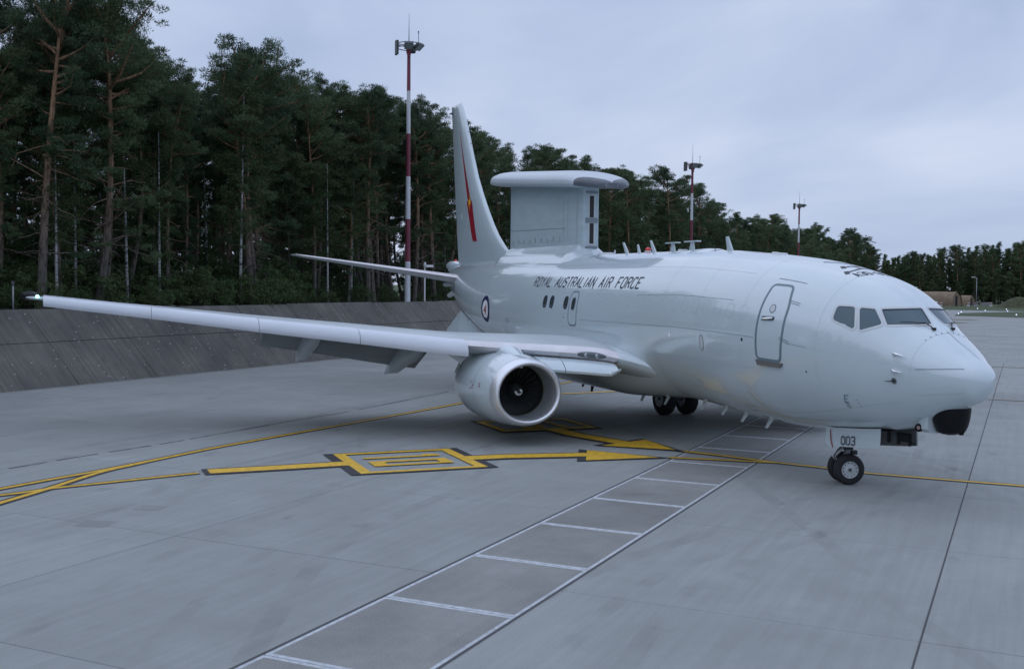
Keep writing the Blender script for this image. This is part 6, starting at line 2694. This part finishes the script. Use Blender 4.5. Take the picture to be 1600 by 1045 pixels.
# deeper forest that reads as one mass
def mass(name, spots, proto, label, keep=.5, bark='pine_bark', leaf='pine_needles', grow=2.8):
    VV, TT, MI = [], [], []
    o = 0
    for (loc, k, rz, pi_) in spots:
        tv, tf, V, T = proto[pi_ % len(proto)][2]
        tv = np.asarray([tuple(p) for p in tv])
        nT = int(len(T) * keep)
        V = V.reshape(-1, 3, 3)[:nT * 3:1]
        sel = RNG.permutation(len(V))[:nT]
        V = V[sel]
        cc = V.mean(1, keepdims=True)
        V = (cc + (V - cc) * grow).reshape(-1, 3)
        # trunk as a thin four sided prism
        zz = np.linspace(-.3, 15.5, 4)
        r = np.array([.2, .17, .12, .04])
        ang = np.arange(4) * PI / 2
        tq = np.stack([np.outer(r, np.cos(ang)), np.outer(r, np.sin(ang)), np.repeat(zz[:, None], 4, 1)], -1).reshape(-1, 3)
        tris = []
        for i in range(3):
            for j in range(4):
                a_, b_, c_, d_ = i * 4 + j, i * 4 + (j + 1) % 4, (i + 1) * 4 + (j + 1) % 4, (i + 1) * 4 + j
                tris += [(a_, b_, c_), (a_, c_, d_)]
        M = np.array([[math.cos(rz), -math.sin(rz), 0], [math.sin(rz), math.cos(rz), 0], [0, 0, 1]]) * k
        for arr, fc, mi in ((tq, np.array(tris), 0), (V, np.arange(len(V)).reshape(-1, 3), 1)):
            VV.append(arr @ M.T + np.array(loc))
            TT.append(fc + o)
            MI.append(np.full(len(fc), mi))
            o += len(arr)
    me = np_mesh(name, np.concatenate(VV), np.concatenate(TT), [bark, leaf], np.concatenate(MI))
    return tag(link(name, me), label, kind='stuff')


spots = []
for p, sp in ((-58, 3.4), (-62, 3.6), (-67, 3.8), (-74, 4.4)):
    q = -8
    while q < 300:
        qq, pp = q + tr_.uniform(-1.5, 1.5), p + tr_.uniform(-2, 2)
        q += sp * tr_.uniform(.8, 1.25) * (1 if q < 100 else 1.6)
        h = (interp(TOPZ, qq - 18) - 3) * tr_.uniform(.76, .92) * (.5 if p == -58 else 1)
        spots.append((tuple(pq(pp, qq, terr_z(pp, qq) - .1)), h / 17, tr_.uniform(0, 6.28), tr_.randrange(8)))
for p, sp in ((-41, 3.6), (-46, 4.0), (-52, 5)):
    q = -80
    while q < -7:
        qq, pp = q + tr_.uniform(-1, 1), p + tr_.uniform(-1.5, 1.5)
        q += sp * tr_.uniform(.8, 1.25)
        spots.append((tuple(pq(pp, qq, terr_z(pp, qq) - .1)), tr_.uniform(.78, .95), tr_.uniform(0, 6.28), tr_.randrange(8)))
mass('deep_forest', spots, DEEP, 'deep mass of pines behind the front rows of the forest')
spots = []
for d, sp in ((8, 2.4), (18, 2.8), (26, 3.0), (36, 3.4)):
    u_ = -66
    while u_ < 100:
        spots.append((tuple(far_pt(u_, d + tr_.uniform(-3, 3))), interp([(-40, .80), (0, .90), (22, 1.02), (80, 1.15)], u_) * tr_.uniform(.86, 1.02) * (.42 if d == 8 else 1), tr_.uniform(0, 6.28), tr_.randrange(8)))
        u_ += sp * tr_.uniform(.8, 1.3)
mass('far_forest', spots, DEEP, 'deep mass of the far forest right of the nose', keep=.4, grow=3.8)

# undergrowth
def make_shrub(seed, R_, H, n, size):
    rng = np.random.default_rng(seed)
    cen, crad = [], []
    b = MB()
    for i in range(n):
        az, rr_ = rng.random() * 2 * PI, R_ * rng.random() ** .6
        z = H * (.12 + .88 * rng.random() ** .8) * (1 - .45 * (rr_ / R_) ** 2)
        cen.append((rr_ * math.cos(az), rr_ * math.sin(az), z))
        crad.append(.22 + .2 * rng.random())
        if i % 4 == 0:
            b.tube([(0.1 * math.cos(az), .1 * math.sin(az), -.1), (rr_ * .5 * math.cos(az), rr_ * .5 * math.sin(az), z * .6), (rr_ * math.cos(az), rr_ * math.sin(az), z)], [.02, .014, .006], 4, cap=False)
    V, T = leaf_quads(rng, cen, crad, 34, size)
    tm = bpy.data.meshes.new('stems')
    tm.from_pydata(b.v, [], b.f)
    tm.materials.append(MATS['brown_bark'])
    return tm, np_mesh('foliage', V, T, ['shrub_leaves']), None


SHRUBS = [make_shrub(81, 1.6, 1.9, 70, .15), make_shrub(82, 1.9, 2.5, 95, .16), make_shrub(83, 1.3, 1.4, 55, .13)]
for ri, (p, sp, k0, k1) in enumerate(((-39.7, 2.1, .55, .85), (-41.6, 2.3, .8, 1.25), (-44.5, 2.6, .9, 1.4), (-48.5, 3.2, .9, 1.5))):
    q = 2
    cnt = 0
    while q < 60:
        qq, pp = q + tr_.uniform(-.6, .6), p + tr_.uniform(-.5, .5)
        q += sp * tr_.uniform(.8, 1.3) * (1.0 if q < 34 else 1.7)
        kk = tr_.uniform(k0, k1) * interp([(2, .85), (20, 1.1), (28, 1.25), (36, .9), (45, .6), (60, .55)], qq)
        tm, cm, _ = SHRUBS[tr_.randrange(3)]
        root = bpy.data.objects.new('shrub', None)
        COL.objects.link(root)
        root.location = pq(pp, qq, terr_z(pp, qq) - .05)
        root.rotation_euler = (0, 0, tr_.uniform(0, 6.28))
        root.scale = (kk, kk, kk)
        tag(root, 'leafy green shrub, %s from the left in the %s of undergrowth behind the wall' % (ORD[cnt], ROWN[ri]), 'shrub', 'undergrowth shrubs under the pines')
        cnt += 1
        for nm, me in (('stems', tm), ('foliage', cm)):
            o = bpy.data.objects.new(nm, me)
            COL.objects.link(o)
            o.parent = root
